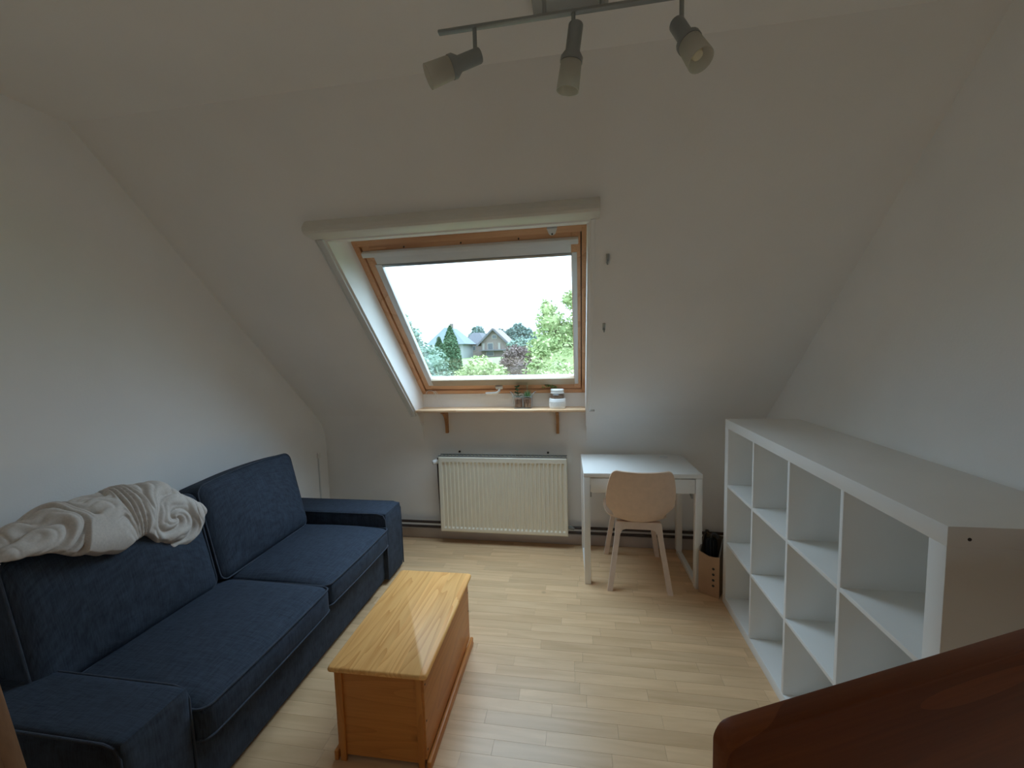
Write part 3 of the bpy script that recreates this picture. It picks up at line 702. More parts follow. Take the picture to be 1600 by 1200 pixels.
MB().tube([(RX1-0.004, D-0.070, 0.165), (RX1+0.022, D-0.070, 0.165), (RX1+0.045, D-0.062, 0.150)], [0.009, 0.016, 0.009], 12).build('return_valve', M['steel_dark'], rd, offset=ro)

for z, nm in ((0.152, 'upper'), (0.112, 'lower')):
    hp = thing('heating_pipe', '%s dark brown heating pipe running along the low wall' % nm, 'pipe', (-0.4, D-0.04, z), group='pair of heating pipes above the skirting')
    MB().cyl((XL+0.002+0.4, 0, 0), (XR-0.002+0.4, 0, 0), 0.011, seg=14).build('pipe', M['pipe'], hp)
    for x in (-1.55, 0.05, 0.95):
        MB().box(x+0.39, x+0.41, -0.004, 0.038, -0.013, 0.013, 0.001).build('clip', M['pipe'], hp)

# cable conduit in the corner behind the sofa
cb = thing('wall_cable', 'thin white cable with small junction box on the wall behind the sofa', 'cable', (XL, 3.045, 0.40))
MB().box(0, 0.010, -0.006, 0.006, -0.35, 0.30, 0.002).build('cable', M['blind_grey'], cb)
MB().box(0, 0.018, -0.014, 0.014, 0.30, 0.345, 0.003).build('junction_box', M['plastic_white'], cb)
nb = MB().box(-0.010, 0.010, -0.014, 0, -0.03, 0.03, 0.004).box(-0.005, 0.005, -0.032, -0.012, -0.024, -0.008, 0.003).build('wall_clip', M['plastic_white'])
nb.location = (1.12, D-0.0, 0.88); tag(nb, 'tiny white clip on the low wall above the far end of the cube shelf', 'clip')

# ------------------------------------------------------------------ ceiling spotlight bar
ZR = 2.452
lp = thing('spotlight_bar', 'dark metal ceiling bar with swivelling frosted glass spotlights', 'ceiling light', (-0.005, 1.19, H))
lo = lp.location.copy()
MB().box(-0.115, 0.105, 1.170, 1.330, H-0.022, H, 0.004).build('ceiling_plate', M['steel'], lp, offset=lo)
MB().box(-0.372, 0.372, 1.179, 1.195, ZR-0.004, ZR+0.004, 0.002).build('rail', M['steel_dark'], lp, offset=lo)
for x in (-0.074, 0.078):
    MB().cyl((x, 1.187, ZR), (x, 1.187, H-0.02), 0.006, seg=10).build('rod', M['steel_dark'], lp, offset=lo)
def spot(jx, top, joint, direction, k):
    """stem from the rail to the joint, socket along -direction, glass along +direction"""
    d = Vector(direction).normalized(); j = Vector(joint)
    mb = MB().cyl((jx, 1.187, ZR), (jx, 1.187, j.z), 0.0058, seg=10)
    mb.lathe([(0.0, -0.012), (0.0175, -0.012), (0.0195, -0.008), (0.0195, 0.052), (0.030, 0.068), (0.030, 0.080), (0.0, 0.080)], j, d, 22)
    s = mb.build('spot_head', M['steel_dark'], lp, offset=lo)
    MB().lathe([(0.028, 0.078), (0.029, 0.100), (0.031, 0.148), (0.029, 0.148), (0.027, 0.100), (0.026, 0.080)], j, d, 24).build('glass_shade', M['frost'], s, offset=lo)
    MB().lathe([(0.010, 0.080), (0.012, 0.092), (0.016, 0.108), (0.017, 0.118), (0.012, 0.130), (0.0, 0.134)], j, d, 16).build('bulb', M['bulb'], s, offset=lo)
spot(-0.268, ZR, (-0.264, 1.182, 2.372), (-0.86, -0.28, -0.42), 0)
spot(0.003, ZR, (0.008, 1.180, 2.405), (-0.16, 0.10, -1.0), 1)
spot(0.278, ZR, (0.268, 1.180, 2.375), (0.26, -0.42, -0.86), 2)

# ------------------------------------------------------------------ sofa
SOX, SOY = -1.70, 1.78
sofa = thing('sofa', 'dark navy fabric two-seat sofa along the left wall', 'sofa', (SOX, SOY, 0))
soff = Vector((SOX, SOY, 0))
def sofa_block(name, x0, x1, y0, y1, z0, z1, r, n=8, fn=None, mat='navy', rot=None):
    return MB().rbox(((x0+x1)/2, (y0+y1)/2, (z0+z1)/2), ((x1-x0)/2, (y1-y0)/2, (z1-z0)/2), r, n, fn, rot).build(name, M[mat], sofa, offset=soff, angle=60)
SXB = XL+0.02
sofa_block('base', SXB, -1.298, 1.05, 2.49, 0.025, 0.262, 0.015, 6)
sofa_block('back_frame', SXB, -1.97, 1.06, 2.48, 0.10, 0.72, 0.03, 6)
def arm(y0, y1):
    return sofa_block('armrest', SXB, -1.270, y0, y1, 0.02, 0.492, 0.022, 8)
A1 = arm(0.858, 1.072); A2 = arm(2.470, 2.712)
def arm_pipe(par, y):
    x0, x1, z = SXB+0.02, -1.272, 0.489
    pts = [(x0, y, z-0.004), (x1-0.06, y, z-0.004), (x1-0.022, y, z-0.014), (x1-0.006, y, z-0.045), (x1-0.002, y, 0.25), (x1-0.002, y, 0.03)]
    MB().tube(pts, 0.0042, 8).build('piping', M['navy_piping'], par, offset=soff)
arm_pipe(A1, 0.862); arm_pipe(A1, 1.068); arm_pipe(A2, 2.474); arm_pipe(A2, 2.708)
def seat_fn(hx, hy, ph):
    def fn(w, p):
        b = (1-w.x**2)*(1-w.y**2)
        if w.z > 0: p.z += 0.026*b - 0.012*max(0, w.x)**3
        p.x += 0.010*(1-w.y**2)*(1-w.z**2)*(1 if w.x > 0 else 0)
        p.z += 0.004*mnoise.noise(Vector((p.x*5+ph, p.y*5, p.z*5)))
        return p
    return fn
def ring(hx, hy, z, r, fn):
    pts = []
    for (cx, cy_, a0) in ((hx-r, hy-r, 0), (-hx+r, hy-r, PI/2), (-hx+r, -hy+r, PI), (hx-r, -hy+r, 1.5*PI)):
        for k in range(5):
            a = a0+k*PI/8
            pts.append((cx+r*math.cos(a), cy_+r*math.sin(a)))
    out = []
    for i in range(len(pts)):
        p, q = Vector(pts[i]), Vector(pts[(i+1) % len(pts)])
        m = max(1, int((q-p).length/0.06))
        for k in range(m): out.append(p.lerp(q, k/m))
    return [Vector((p.x, p.y, z)) for p in out]
def seat(y0, y1, x1, zt, ph):
    x0, z0 = -1.90, 0.262
    c = Vector(((x0+x1)/2, (y0+y1)/2, (z0+zt)/2)); hx, hy, hz = (x1-x0)/2, (y1-y0)/2, (zt-z0)/2
    o = MB().rbox(c, (hx, hy, hz), 0.032, 12, seat_fn(hx, hy, ph)).build('seat_cushion', M['navy'], sofa, offset=soff, angle=60)
    for zz in (hz-0.020, -hz+0.022):
        pts = [c+Vector((p.x*1.0+0.006*(1 if p.x > hx*0.9 else 0)*(1-(p.y/hy)**2), p.y, zz)) for p in ring(hx-0.001, hy-0.001, 0, 0.034, None)]
        MB().tube(pts, 0.0045, 8, closed=True).build('piping', M['navy_piping'], o, offset=soff)
seat(1.076, 1.786, -1.236, 0.415, 0.3)
seat(1.792, 2.466, -1.252, 0.415, 4.1)
def back(y0, y1, zc, hz, tilt, yaw, ph, xc):
    c = Vector((xc, (y0+y1)/2, zc)); hy = (y1-y0)/2; hx = 0.085
    rot = (Matrix.Rotation(yaw, 3, 'Z') @ Matrix.Rotation(-tilt, 3, 'Y'))
    def fn(w, p):
        p.x += (0.045*(1-w.y**2)*(1-w.z**2))*(1 if w.x > 0 else -0.3)
        p.z += 0.018*(1-w.y**2)*(1 if w.z > 0 else 0)
        p.x += 0.008*mnoise.noise(Vector((p.y*7+ph, p.z*9, p.x*4))) + 0.004*mnoise.noise(Vector((p.y*3, p.z*26+ph, 1)))
        return p
    o = MB().rbox(c, (hx, hy, hz), 0.040, 14, fn, rot).build('back_cushion', M['navy'], sofa, offset=soff, angle=60)
    for xx in (hx-0.018,):
        pts = []
        for p in ring(hy-0.002, hz-0.002, 0, 0.045, None):
            w = Vector((0.8, p.x/hy, p.y/hz)); q = Vector((xx, p.x, p.y))
            q.z += 0.018*(1-w.y**2)*(1 if w.z > 0 else 0)
            pts.append(c + rot @ q)
        MB().tube(pts, 0.0045, 8, closed=True).build('piping', M['navy_piping'], o, offset=soff)
back(1.010, 1.705, 0.645, 0.245, 0.20, -0.03, 1.7, -1.915)
back(1.715, 2.415, 0.655, 0.250, 0.20, 0.03, 6.2, -1.915)
for x in (SXB+0.06, -1.36):
    for y in (0.92, 2.65):
        MB().cyl((x, y, 0), (x, y, 0.04), 0.02, seg=12).build('foot', M['rubber'], sofa, offset=soff)

# ------------------------------------------------------------------ blanket heaped over the near back cushion
def smooth_path(pts, n=5):
    P = [Vector(p) for p in pts]; out = []
    for i in range(len(P)-1):
        p0, p1, p2, p3 = P[max(i-1, 0)], P[i], P[i+1], P[min(i+2, len(P)-1)]
        for k in range(n):
            t = k/n
            out.append(0.5*((2*p1) + (p2-p0)*t + (2*p0-5*p1+4*p2-p3)*t*t + (-p0+3*p1-3*p2+p3)*t**3))
    out.append(P[-1]); return out
def curve1(pts, t):
    """piecewise smooth interpolation of (t, value) pairs"""
    if t <= pts[0][0]: return pts[0][1]
    for (t0, v0), (t1, v1) in zip(pts, pts[1:]):
        if t <= t1:
            k = (t-t0)/(t1-t0); k = k*k*(3-2*k); return v0+(v1-v0)*k
    return pts[-1][1]
Z_TOP = [(0.975, 0.945), (1.02, 0.975), (1.10, 1.005), (1.194, 1.034), (1.273, 1.018), (1.395, 1.020), (1.468, 1.010), (1.547, 0.994), (1.624, 0.948), (1.68, 0.885), (1.715, 0.835)]
Z_BOT = [(0.975, 0.925), (1.03, 0.915), (1.088, 0.898), (1.183, 0.845), (1.24, 0.815), (1.30, 0.792), (1.36, 0.812), (1.40, 0.818), (1.457, 0.755), (1.517, 0.705), (1.577, 0.690), (1.63, 0.702), (1.66, 0.752), (1.69, 0.790), (1.715, 0.810)]
NU, NW = 260, 130
def sstep(a, b_, x):
    t = max(0.0, min(1.0, (x-a)/(b_-a))); return t*t*(3-2*t)
base_pts = []
for i in range(NU+1):
    y = 0.975 + 0.722*i/NU
    zt, zb = curve1(Z_TOP, y)-0.022, curve1(Z_BOT, y)
    xf = -1.815 - 0.10*max(0, zb-0.80)
    ctl = [(-2.035, y, zt-0.085), (-1.995, y, zt-0.020), (-1.940, y, zt), (-1.885, y, zt-0.022), (-1.848, y, zt*0.72+zb*0.28), (xf-0.004, y, zt*0.35+zb*0.65), (xf-0.006, y, zb)]
    cs = smooth_path(ctl, 10); L = [0]
    for p, q in zip(cs, cs[1:]): L.append(L[-1]+(q-p).length)
    row = []; j = 0
    for k in range(NW+1):
        d = L[-1]*k/NW
        while j < len(L)-2 and L[j+1] < d: j += 1
        t = (d-L[j])/max(1e-6, L[j+1]-L[j]); row.append(cs[j].lerp(cs[j+1], min(1, t)))
    base_pts.append(row)
def fold_height(y, z, x, fu, fv):
    n1 = mnoise.noise(Vector((y*6.0, z*7.0, 3.1))); n2 = mnoise.noise(Vector((y*13.0, z*15.0, 8.7)))
    # long folds running along the heap and rising towards its middle
    p1 = 27.0*(z-0.95) - 11.0*(y-1.05) + 22.0*(x+1.93)*(1 if x > -1.93 else 0.4) + 0.95*n1 + 0.25*n2
    # the twist: folds wound about one point, drawn in from the left
    dy, dz = y-1.535, (z-0.835); r = math.hypot(dy, dz*1.05); th = math.atan2(dz, dy)
    p2 = 14.5*r + 2.0*th/(2*PI) + 0.40*n1 + 0.18*n2
    w = sstep(1.33, 1.44, y + 0.25*(0.90-z))
    ph = p1*(1-w) + p2*w
    ridge = abs(math.sin(PI*ph))**0.62
    fine = abs(math.sin(PI*(2.35*ph+0.9*n2)))**0.7
    amp = (0.021 + 0.010*n2)*(1-w) + (0.026 + 0.012*n2)*w
    h = amp*ridge + 0.0065*fine
    # flat flap with a straight hem lying over the front
    hem = 1.196 + 0.42*(z-0.905)
    inside = sstep(hem-0.004, hem+0.004, y)*(1-sstep(1.31, 1.40, y + 0.35*(z-0.85)))*(1-sstep(0.945, 0.958, z - 0.05*(y-1.2)))*(1 if x > -1.885 else 0)
    soft = 0.004*(1+math.sin(48*(z-0.8)+9*y)) + 0.004*n1
    h = h*(1-inside) + (0.034+soft)*inside
    h -= 0.010*sstep(0.0, 1.0, 1-abs(y-hem)/0.012)*(1-sstep(hem-0.002, hem+0.002, y))*(1 if z < 0.95 and x > -1.885 else 0)
    ed = min(1, fu/0.05, (1-fu)/0.05)*min(1, (1-fv)/0.06)
    return h*max(0.0, ed)**0.5
bb = bmesh.new(); BO = Vector((-1.87, 1.35, 0.85)); grid = []
for i in range(NU+1):
    row = []
    for k in range(NW+1):
        p = base_pts[i][k]
        du = base_pts[min(i+1, NU)][k]-base_pts[max(i-1, 0)][k]; dv = base_pts[i][min(k+1, NW)]-base_pts[i][max(k-1, 0)]
        nn = dv.cross(du)
        nn = nn.normalized() if nn.length > 1e-9 else Vector((1, 0, 0))
        if nn.dot(p-Vector((-1.97, p.y, 0.80))) < 0: nn = -nn
        row.append(bb.verts.new(p + nn*fold_height(p.y, p.z, p.x, i/NU, k/NW) - BO))
    grid.append(row)
for i in range(NU):
    for k in range(NW):
        bb.faces.new([grid[i][k], grid[i+1][k], grid[i+1][k+1], grid[i][k+1]])
bmesh.ops.recalc_face_normals(bb, faces=bb.faces[:])
bme = bpy.data.meshes.new('blanket'); bb.to_mesh(bme); bb.free(); bme.shade_smooth(); bme.materials.append(M['blanket'])
blk = bpy.data.objects.new('blanket', bme); COL.objects.link(blk); blk.location = BO
sm_ = blk.modifiers.new('soften', 'SMOOTH'); sm_.factor = 0.5; sm_.iterations = 2
so_ = blk.modifiers.new('cloth_thickness', 'SOLIDIFY'); so_.thickness = 0.009; so_.offset = -1
tag(blk, 'crumpled off-white fleece blanket heaped over the nearer sofa back cushion', 'blanket')

# ------------------------------------------------------------------ pine chest
ch = thing('storage_chest', 'low yellow pine storage chest with overhanging lid in front of the sofa', 'chest', (-0.7545, 1.652, 0), 0.014)
cw, cl, cz = 0.178, 0.325, 0.372
def rrect(hx, hy, r, z, k=5):
    pts = []
    for (cx, cy_, a0) in ((hx-r, hy-r, 0), (-hx+r, hy-r, PI/2), (-hx+r, -hy+r, PI), (hx-r, -hy+r, 1.5*PI)):
        for i in range(k): a = a0+i*PI/2/(k-1); pts.append((cx+r*math.cos(a), cy_+r*math.sin(a), z))
    return pts
lid = MB(); hx, hy = 0.196, 0.345
rings = []
for off, z in ((0.006, cz), (0.001, cz+0.003), (0.0, cz+0.009), (0.002, cz+0.015), (0.007, cz+0.019)):
    rings.append([lid.bm.verts.new(p) for p in rrect(hx-off, hy-off, 0.014, z)])
for a, b_ in zip(rings, rings[1:]):
    for k in range(len(a)): lid.bm.faces.new([a[k], a[(k+1) % len(a)], b_[(k+1) % len(a)], b_[k]])
lid.bm.faces.new(rings[0][::-1]); lid.bm.faces.new(rings[-1])
lid.build('lid', M['pine'], ch)
MB().box(cw-0.014, cw, -cl, cl, 0.04, cz, 0.002).build('side_panel', M['pine_y'], ch)
MB().box(-cw, -cw+0.014, -cl, cl, 0.04, cz, 0.002).build('side_panel', M['pine_y'], ch)
MB().box(-cw+0.014, cw-0.014, -cl+0.004, -cl+0.018, 0.02, cz).build('end_panel', M['pine_x'], ch)
MB().box(-cw+0.014, cw-0.014, cl-0.018, cl-0.004, 0.02, cz).build('end_panel', M['pine_x'], ch)
MB().box(-cw+0.014, cw-0.014, -cl+0.018, cl-0.018, 0.02, 0.032).build('bottom_panel', M['pine_y'], ch)
for s in (-1, 1):
    MB().box(s*cw-0.016 if s < 0 else cw, s*cw if s < 0 else cw+0.016, -cl-0.008, cl+0.012, 0, 0.040, 0.004).build('plinth_board', M['pine_y'], ch)
    MB().box(s*(cw-0.021)-0.012, s*(cw-0.021)+0.012, -cl-0.006, -cl+0.004, 0.0, cz-0.001, 0.002).build('corner_batten', M['pine_z'], ch)
for y in (-cl+0.018, -cl+0.018, cl-0.02):
    pass
for y, z in ((-cl+0.010, 0.335), (-cl+0.010, 0.19), (-cl+0.010, 0.075), (cl-0.012, 0.30), (cl-0.012, 0.20)):
    MB().cyl((cw-0.001, y, z), (cw+0.0012, y, z), 0.0035, seg=8).build('screw_hole', M['screw'], ch)

# ------------------------------------------------------------------ desk
dk = thing('writing_desk', 'small white writing desk with a shallow drawer against the low wall', 'desk', (0.391, 2.868, 0), math.radians(1.7))
W2, D2 = 0.366, 0.240
MB().box(-W2, W2, -D2, D2, 0.722, 0.750, 0.002).build('desk_top', M['desk_white'], dk)
for s in (-1, 1):
    xa, xb = (s*W2, s*(W2-0.040)) if s > 0 else (s*W2, s*(W2-0.040))
    x0, x1 = min(xa, xb), max(xa, xb)
    lg = MB()
    lg.box(x0, x1, -D2, -D2+0.045, 0, 0.722, 0.002); lg.box(x0, x1, D2-0.045, D2, 0.03, 0.722, 0.002)
    lg.box(x0+0.004, x1-0.004, -D2+0.045, D2-0.02, 0, 0.032, 0.002); lg.box(x0+0.004, x1-0.004, -D2+0.045, D2-0.045, 0.69, 0.722)
    lg.build('leg_frame', M['desk_white'], dk)
dr = MB().box(-W2+0.043, W2-0.043, -D2+0.004, -D2+0.018, 0.624, 0.716, 0.0015).build('drawer', M['desk_white'], dk)
MB().box(-W2+0.055, W2-0.055, -D2+0.018, D2-0.09, 0.632, 0.640).box(-W2+0.055, -W2+0.064, -D2+0.018, D2-0.09, 0.640, 0.705).box(W2-0.064, W2-0.055, -D2+0.018, D2-0.09, 0.640, 0.705).build('drawer_box', M['desk_white'], dr)
MB().box(-W2+0.040, W2-0.040, D2-0.030, D2-0.016, 0.46, 0.722, 0.001).build('back_panel', M['desk_white'], dk)
for s in (-1, 1):
    x = s*(W2-0.040)
    MB().prism([(x, -D2+0.05, 0.624), (x, -D2+0.15, 0.624), (x, -D2+0.05, 0.575)], (-s*0.012, 0, 0)).build('corner_brace', M['steel'], dk)
MB().cyl((0.225, D2-0.07, 0.7495), (0.225, D2-0.07, 0.7535), 0.030, 0.028, 20).build('cable_cover', M['blind_grey'], dk)

# ------------------------------------------------------------------ chair
cr = thing('desk_chair', 'beige moulded plastic chair with its back to the room at the white desk', 'chair', (0.378, 2.80, 0), math.radians(-1.0))
prof = [(0.235, 0.418), (0.225, 0.436), (0.17, 0.444), (0.08, 0.436), (-0.02, 0.428), (-0.12, 0.432), (-0.19, 0.450), (-0.235, 0.490), (-0.265, 0.545), (-0.295, 0.620), (-0.325, 0.700), (-0.350, 0.770), (-0.362, 0.805), (-0.366, 0.818)]
wid = [0.170, 0.190, 0.205, 0.210, 0.200, 0.178, 0.150, 0.166, 0.204, 0.208, 0.199, 0.185, 0.170, 0.148]
cup_ = [0.0, 0.002, 0.008, 0.014, 0.018, 0.024, 0.034, 0.044, 0.048, 0.044, 0.036, 0.028, 0.024, 0.022]
seatm = MB(); NV = 14; P2 = smooth_path([(0, a, b_) for a, b_ in prof], 3)
def interp(arr, t):
    i = min(int(t), len(arr)-2); return arr[i]+(arr[i+1]-arr[i])*(t-i)
rowsA, rowsB = [], []
for i, p in enumerate(P2):
    t = i/3; w = interp(wid, t); c = interp(cup_, t)
    tg = (P2[min(i+1, len(P2)-1)]-P2[max(i-1, 0)]).normalized(); nrm = Vector((0, -tg.z, tg.y))   # towards the sitter's outside
    if nrm.z > 0 and t < 5: nrm = -nrm
    inward = Vector((0, tg.z, -tg.y))
    if inward.z < 0 and inward.y < 0: inward = -inward
    ra, rb = [], []
    for k in range(NV+1):
        u = -1+2*k/NV
        q = p + Vector((w*u, 0, 0)) + inward*(c*abs(u)**2.2)
        ra.append(seatm.bm.verts.new(q)); rb.append(seatm.bm.verts.new(q - inward*0.009))
    rowsA.append(ra); rowsB.append(rb)
R_ = len(P2)
for i in range(R_-1):
    for k in range(NV):
        seatm.bm.faces.new([rowsA[i][k], rowsA[i][k+1], rowsA[i+1][k+1], rowsA[i+1][k]])
        seatm.bm.faces.new([rowsB[i][k+1], rowsB[i][k], rowsB[i+1][k], rowsB[i+1][k+1]])
    for k in (0, NV):
        seatm.bm.faces.new([rowsA[i][k], rowsA[i+1][k], rowsB[i+1][k], rowsB[i][k]])
for i in (0, R_-1):
    for k in range(NV):
        seatm.bm.faces.new([rowsA[i][k], rowsA[i][k+1], rowsB[i][k+1], rowsB[i][k]])
seatm.build('seat_shell', M['chair'], cr, angle=50)
def half_arch(sx, yf, yt, thick, ztop):
    """one leg with its half of the arch under the seat"""
    out = [(0.200, 0.0), (0.150, 0.33), (0.142, ztop-0.01), (0.135, ztop), (0.0, ztop)]
    inn = [(0.0, ztop-0.045), (0.080, ztop-0.045), (0.100, ztop-0.052), (0.112, ztop-0.070), (0.118, ztop-0.095), (0.168, 0.0)]
    poly = out+inn
    def P(x, z, dy):
        f = z/ztop
        return Vector((sx*x, yf+(yt-yf)*f+dy, z))
    mb = MB()
    a = [mb.bm.verts.new(P(x, z, -thick/2)) for x, z in poly]; b_ = [mb.bm.verts.new(P(x, z, thick/2)) for x, z in poly]
    n = len(a)
    mb.bm.faces.new(a); mb.bm.faces.new(b_[::-1])
    for i in range(n): mb.bm.faces.new([a[i], b_[i], b_[(i+1) % n], a[(i+1) % n]])
    bmesh.ops.triangulate(mb.bm, faces=[f for f in mb.bm.faces if len(f.verts) > 4])
    return mb
for (yf, yt) in ((-0.232, -0.165), (0.245, 0.175)):
    for sx in (-1, 1):
        half_arch(sx, yf, yt, 0.034, 0.436 if yf < 0 else 0.428).build('leg', M['chair_leg'], cr)

# ------------------------------------------------------------------ upright tan container with an umbrella
bn = thing('upright_container', 'tan upright container with a row of four holes, between desk and cube shelf', 'container', (0.823, 2.634, 0), math.radians(-32))
hw, hd2 = 0.060, 0.066
cut = [(-hw, -hd2, 0.0), (hw, -hd2, 0.0), (hw, -hd2, 0.262)]
for k in range(1, 8):
    t = k/8; cut.append((hw-2*hw*t, -hd2, 0.262-0.016*math.sin(PI*t)+0.012*t))
cut.append((-hw, -hd2, 0.274))
fp = MB().prism(cut, (0, 0.008, 0)); bmesh.ops.triangulate(fp.bm, faces=[f for f in fp.bm.faces if len(f.verts) > 4])
fp.build('front_panel', M['tan'], bn)
for s in (-1, 1):
    x0 = s*hw
    MB().prism([(x0, -hd2+0.008, 0), (x0, hd2, 0), (x0, hd2, 0.345), (x0, hd2*0.3, 0.345), (x0, -hd2+0.008, 0.274 if s < 0 else 0.262)], (-s*0.008, 0, 0)).build('side_panel', M['tan_side'], bn)
MB().box(-hw+0.008, hw-0.008, hd2-0.008, hd2, 0, 0.345).build('rear_panel', M['tan_side'], bn)
MB().box(-hw+0.008, hw-0.008, -hd2+0.008, hd2-0.008, 0, 0.008).build('bottom_panel', M['tan'], bn)
for z in (0.072, 0.108, 0.144, 0.180):
    MB().cyl((0.026, -hd2-0.0012, z), (0.026, -hd2+0.004, z), 0.0078, seg=14).build('hole', M['screw'], bn)
um = thing('folded_umbrella', 'black folded umbrella standing inside the tan container', 'umbrella', (0.821, 2.640, 0.010), math.radians(-32))
uc = MB(); nr = 12
prof_u = [(0.022, 0.0), (0.030, 0.03), (0.034, 0.18), (0.036, 0.29), (0.032, 0.320), (0.015, 0.335)]
rg = []
for r, z in prof_u:
    rg.append([uc.bm.verts.new((-0.002+(r*(1.0 if k % 2 else 0.82))*math.cos(2*PI*k/24), (r*(1.0 if k % 2 else 0.82))*math.sin(2*PI*k/24), z)) for k in range(24)])
for a, b_ in zip(rg, rg[1:]):
    for k in range(24): uc.bm.faces.new([a[k], a[(k+1) % 24], b_[(k+1) % 24], b_[k]])
uc.bm.faces.new(rg[0][::-1]); uc.bm.faces.new(rg[-1])
uc.build('canopy', M['black_fabric'], um)
MB().tube(smooth_path([(0, 0, 0.33), (0.0, 0, 0.352), (0.012, 0, 0.366), (0.030, 0, 0.362), (0.036, 0, 0.340)], 4), 0.0075, 10).build('handle', M['rubber'], um)

# ------------------------------------------------------------------ cube shelf
KX, KY0, KY1, KH, KD = 0.853, 1.072, 2.530, 1.12, 0.39
ks = thing('cube_shelf', 'large empty white cube shelf of twelve compartments along the right wall', 'shelving unit', (KX, KY0, 0))
ko = ks.location.copy()
OT, IT = 0.050, 0.016
MB().box(KX, KX+KD, KY0, KY1, KH-OT, KH, 0.001).build('top_board', M['shelf_white'], ks, offset=ko)
MB().box(KX, KX+KD, KY0, KY1, 0, OT, 0.001).build('bottom_board', M['shelf_white'], ks, offset=ko)
for y in (KY0, KY1-OT):
    MB().box(KX, KX+KD, y, y+OT, OT, KH-OT, 0.001).build('side_board', M['shelf_white'], ks, offset=ko)
cwid = (KY1-KY0-2*OT-3*IT)/4; chgt = (KH-2*OT-2*IT)/3
for k in range(1, 4):
    y = KY0+OT+k*cwid+(k-1)*IT
    MB().box(KX+0.001, KX+KD-0.002, y, y+IT, OT, KH-OT, 0.0008).build('divider', M['shelf_white'], ks, offset=ko)
for k in range(4):
    y = KY0+OT+k*(cwid+IT)
    for j in range(1, 3):
        z = OT+j*chgt+(j-1)*IT
        MB().box(KX+0.001, KX+KD-0.002, y, y+cwid, z, z+IT, 0.0008).build('shelf_board', M['shelf_white'], ks, offset=ko)
MB().cyl((KX+0.045, KY0-0.0008, KH-0.030), (KX+0.045, KY0+0.004, KH-0.030), 0.0042, seg=10).build('screw_hole', M['screw'], ks, offset=ko)

# ------------------------------------------------------------------ dark railing board in the right foreground
ra_ = math.atan2(0.765-0.529, 0.729-0.188)
rl_ = thing('stair_railing', 'dark reddish-brown varnished railing board in the right foreground', 'railing', (0.152, 0.418, 0), ra_)
LR = 1.24
rp_ = [(0.0, 0, 0.93), (0.0, 0, 1.132), (0.004, 0, 1.141), (0.011, 0, 1.148), (0.022, 0, 1.150), (LR, 0, 1.150), (LR, 0, 0.93)]
MB().prism(rp_, (0, 0.028, 0), 0.004).build('board', M['mahogany'], rl_, angle=30)
MB().box(0.05, 0.10, 0.002, 0.026, 0, 0.934, 0.004).build('post', M['mahogany'], rl_)
MB().box(LR-0.10, LR-0.05, 0.002, 0.026, 0, 0.934, 0.004).build('post', M['mahogany'], rl_)
# brown panel at the left edge, beside the sofa's near arm
pn = MB().prism([(-0.42, 0, 0), (0.205, 0, 0), (-0.02, 0, 1.04), (-0.42, 0, 1.04)], (0, 0.028, 0), 0.003).build('wooden_panel', M['oak_panel'])
pn.location = (-1.168, 0.572, 0); tag(pn, 'brown wooden panel with slanted edge beside the near sofa arm', 'panel')

# ------------------------------------------------------------------ outdoors
def ground_z(y):
    if y < 8: return -4.0
    if y < 60: return -4.0+(y-8)*4.0/52
    return 0.0
gm = MB(); ys = [4.0, 8, 14, 22, 32, 44, 60, 80, 120, 220]; prev = None
for y in ys:
    row = [gm.bm.verts.new((x, y, ground_z(y)+0.15*math.sin(x*0.3+y))) for x in np.linspace(-130, 90, 23)]
    if prev:
        for k in range(22): gm.bm.faces.new([prev[k], prev[k+1], row[k+1], row[k]])
    prev = row
struct(gm.build('ground', M['lawn']), 'bright green lawn rising towards the houses outside', 'lawn')

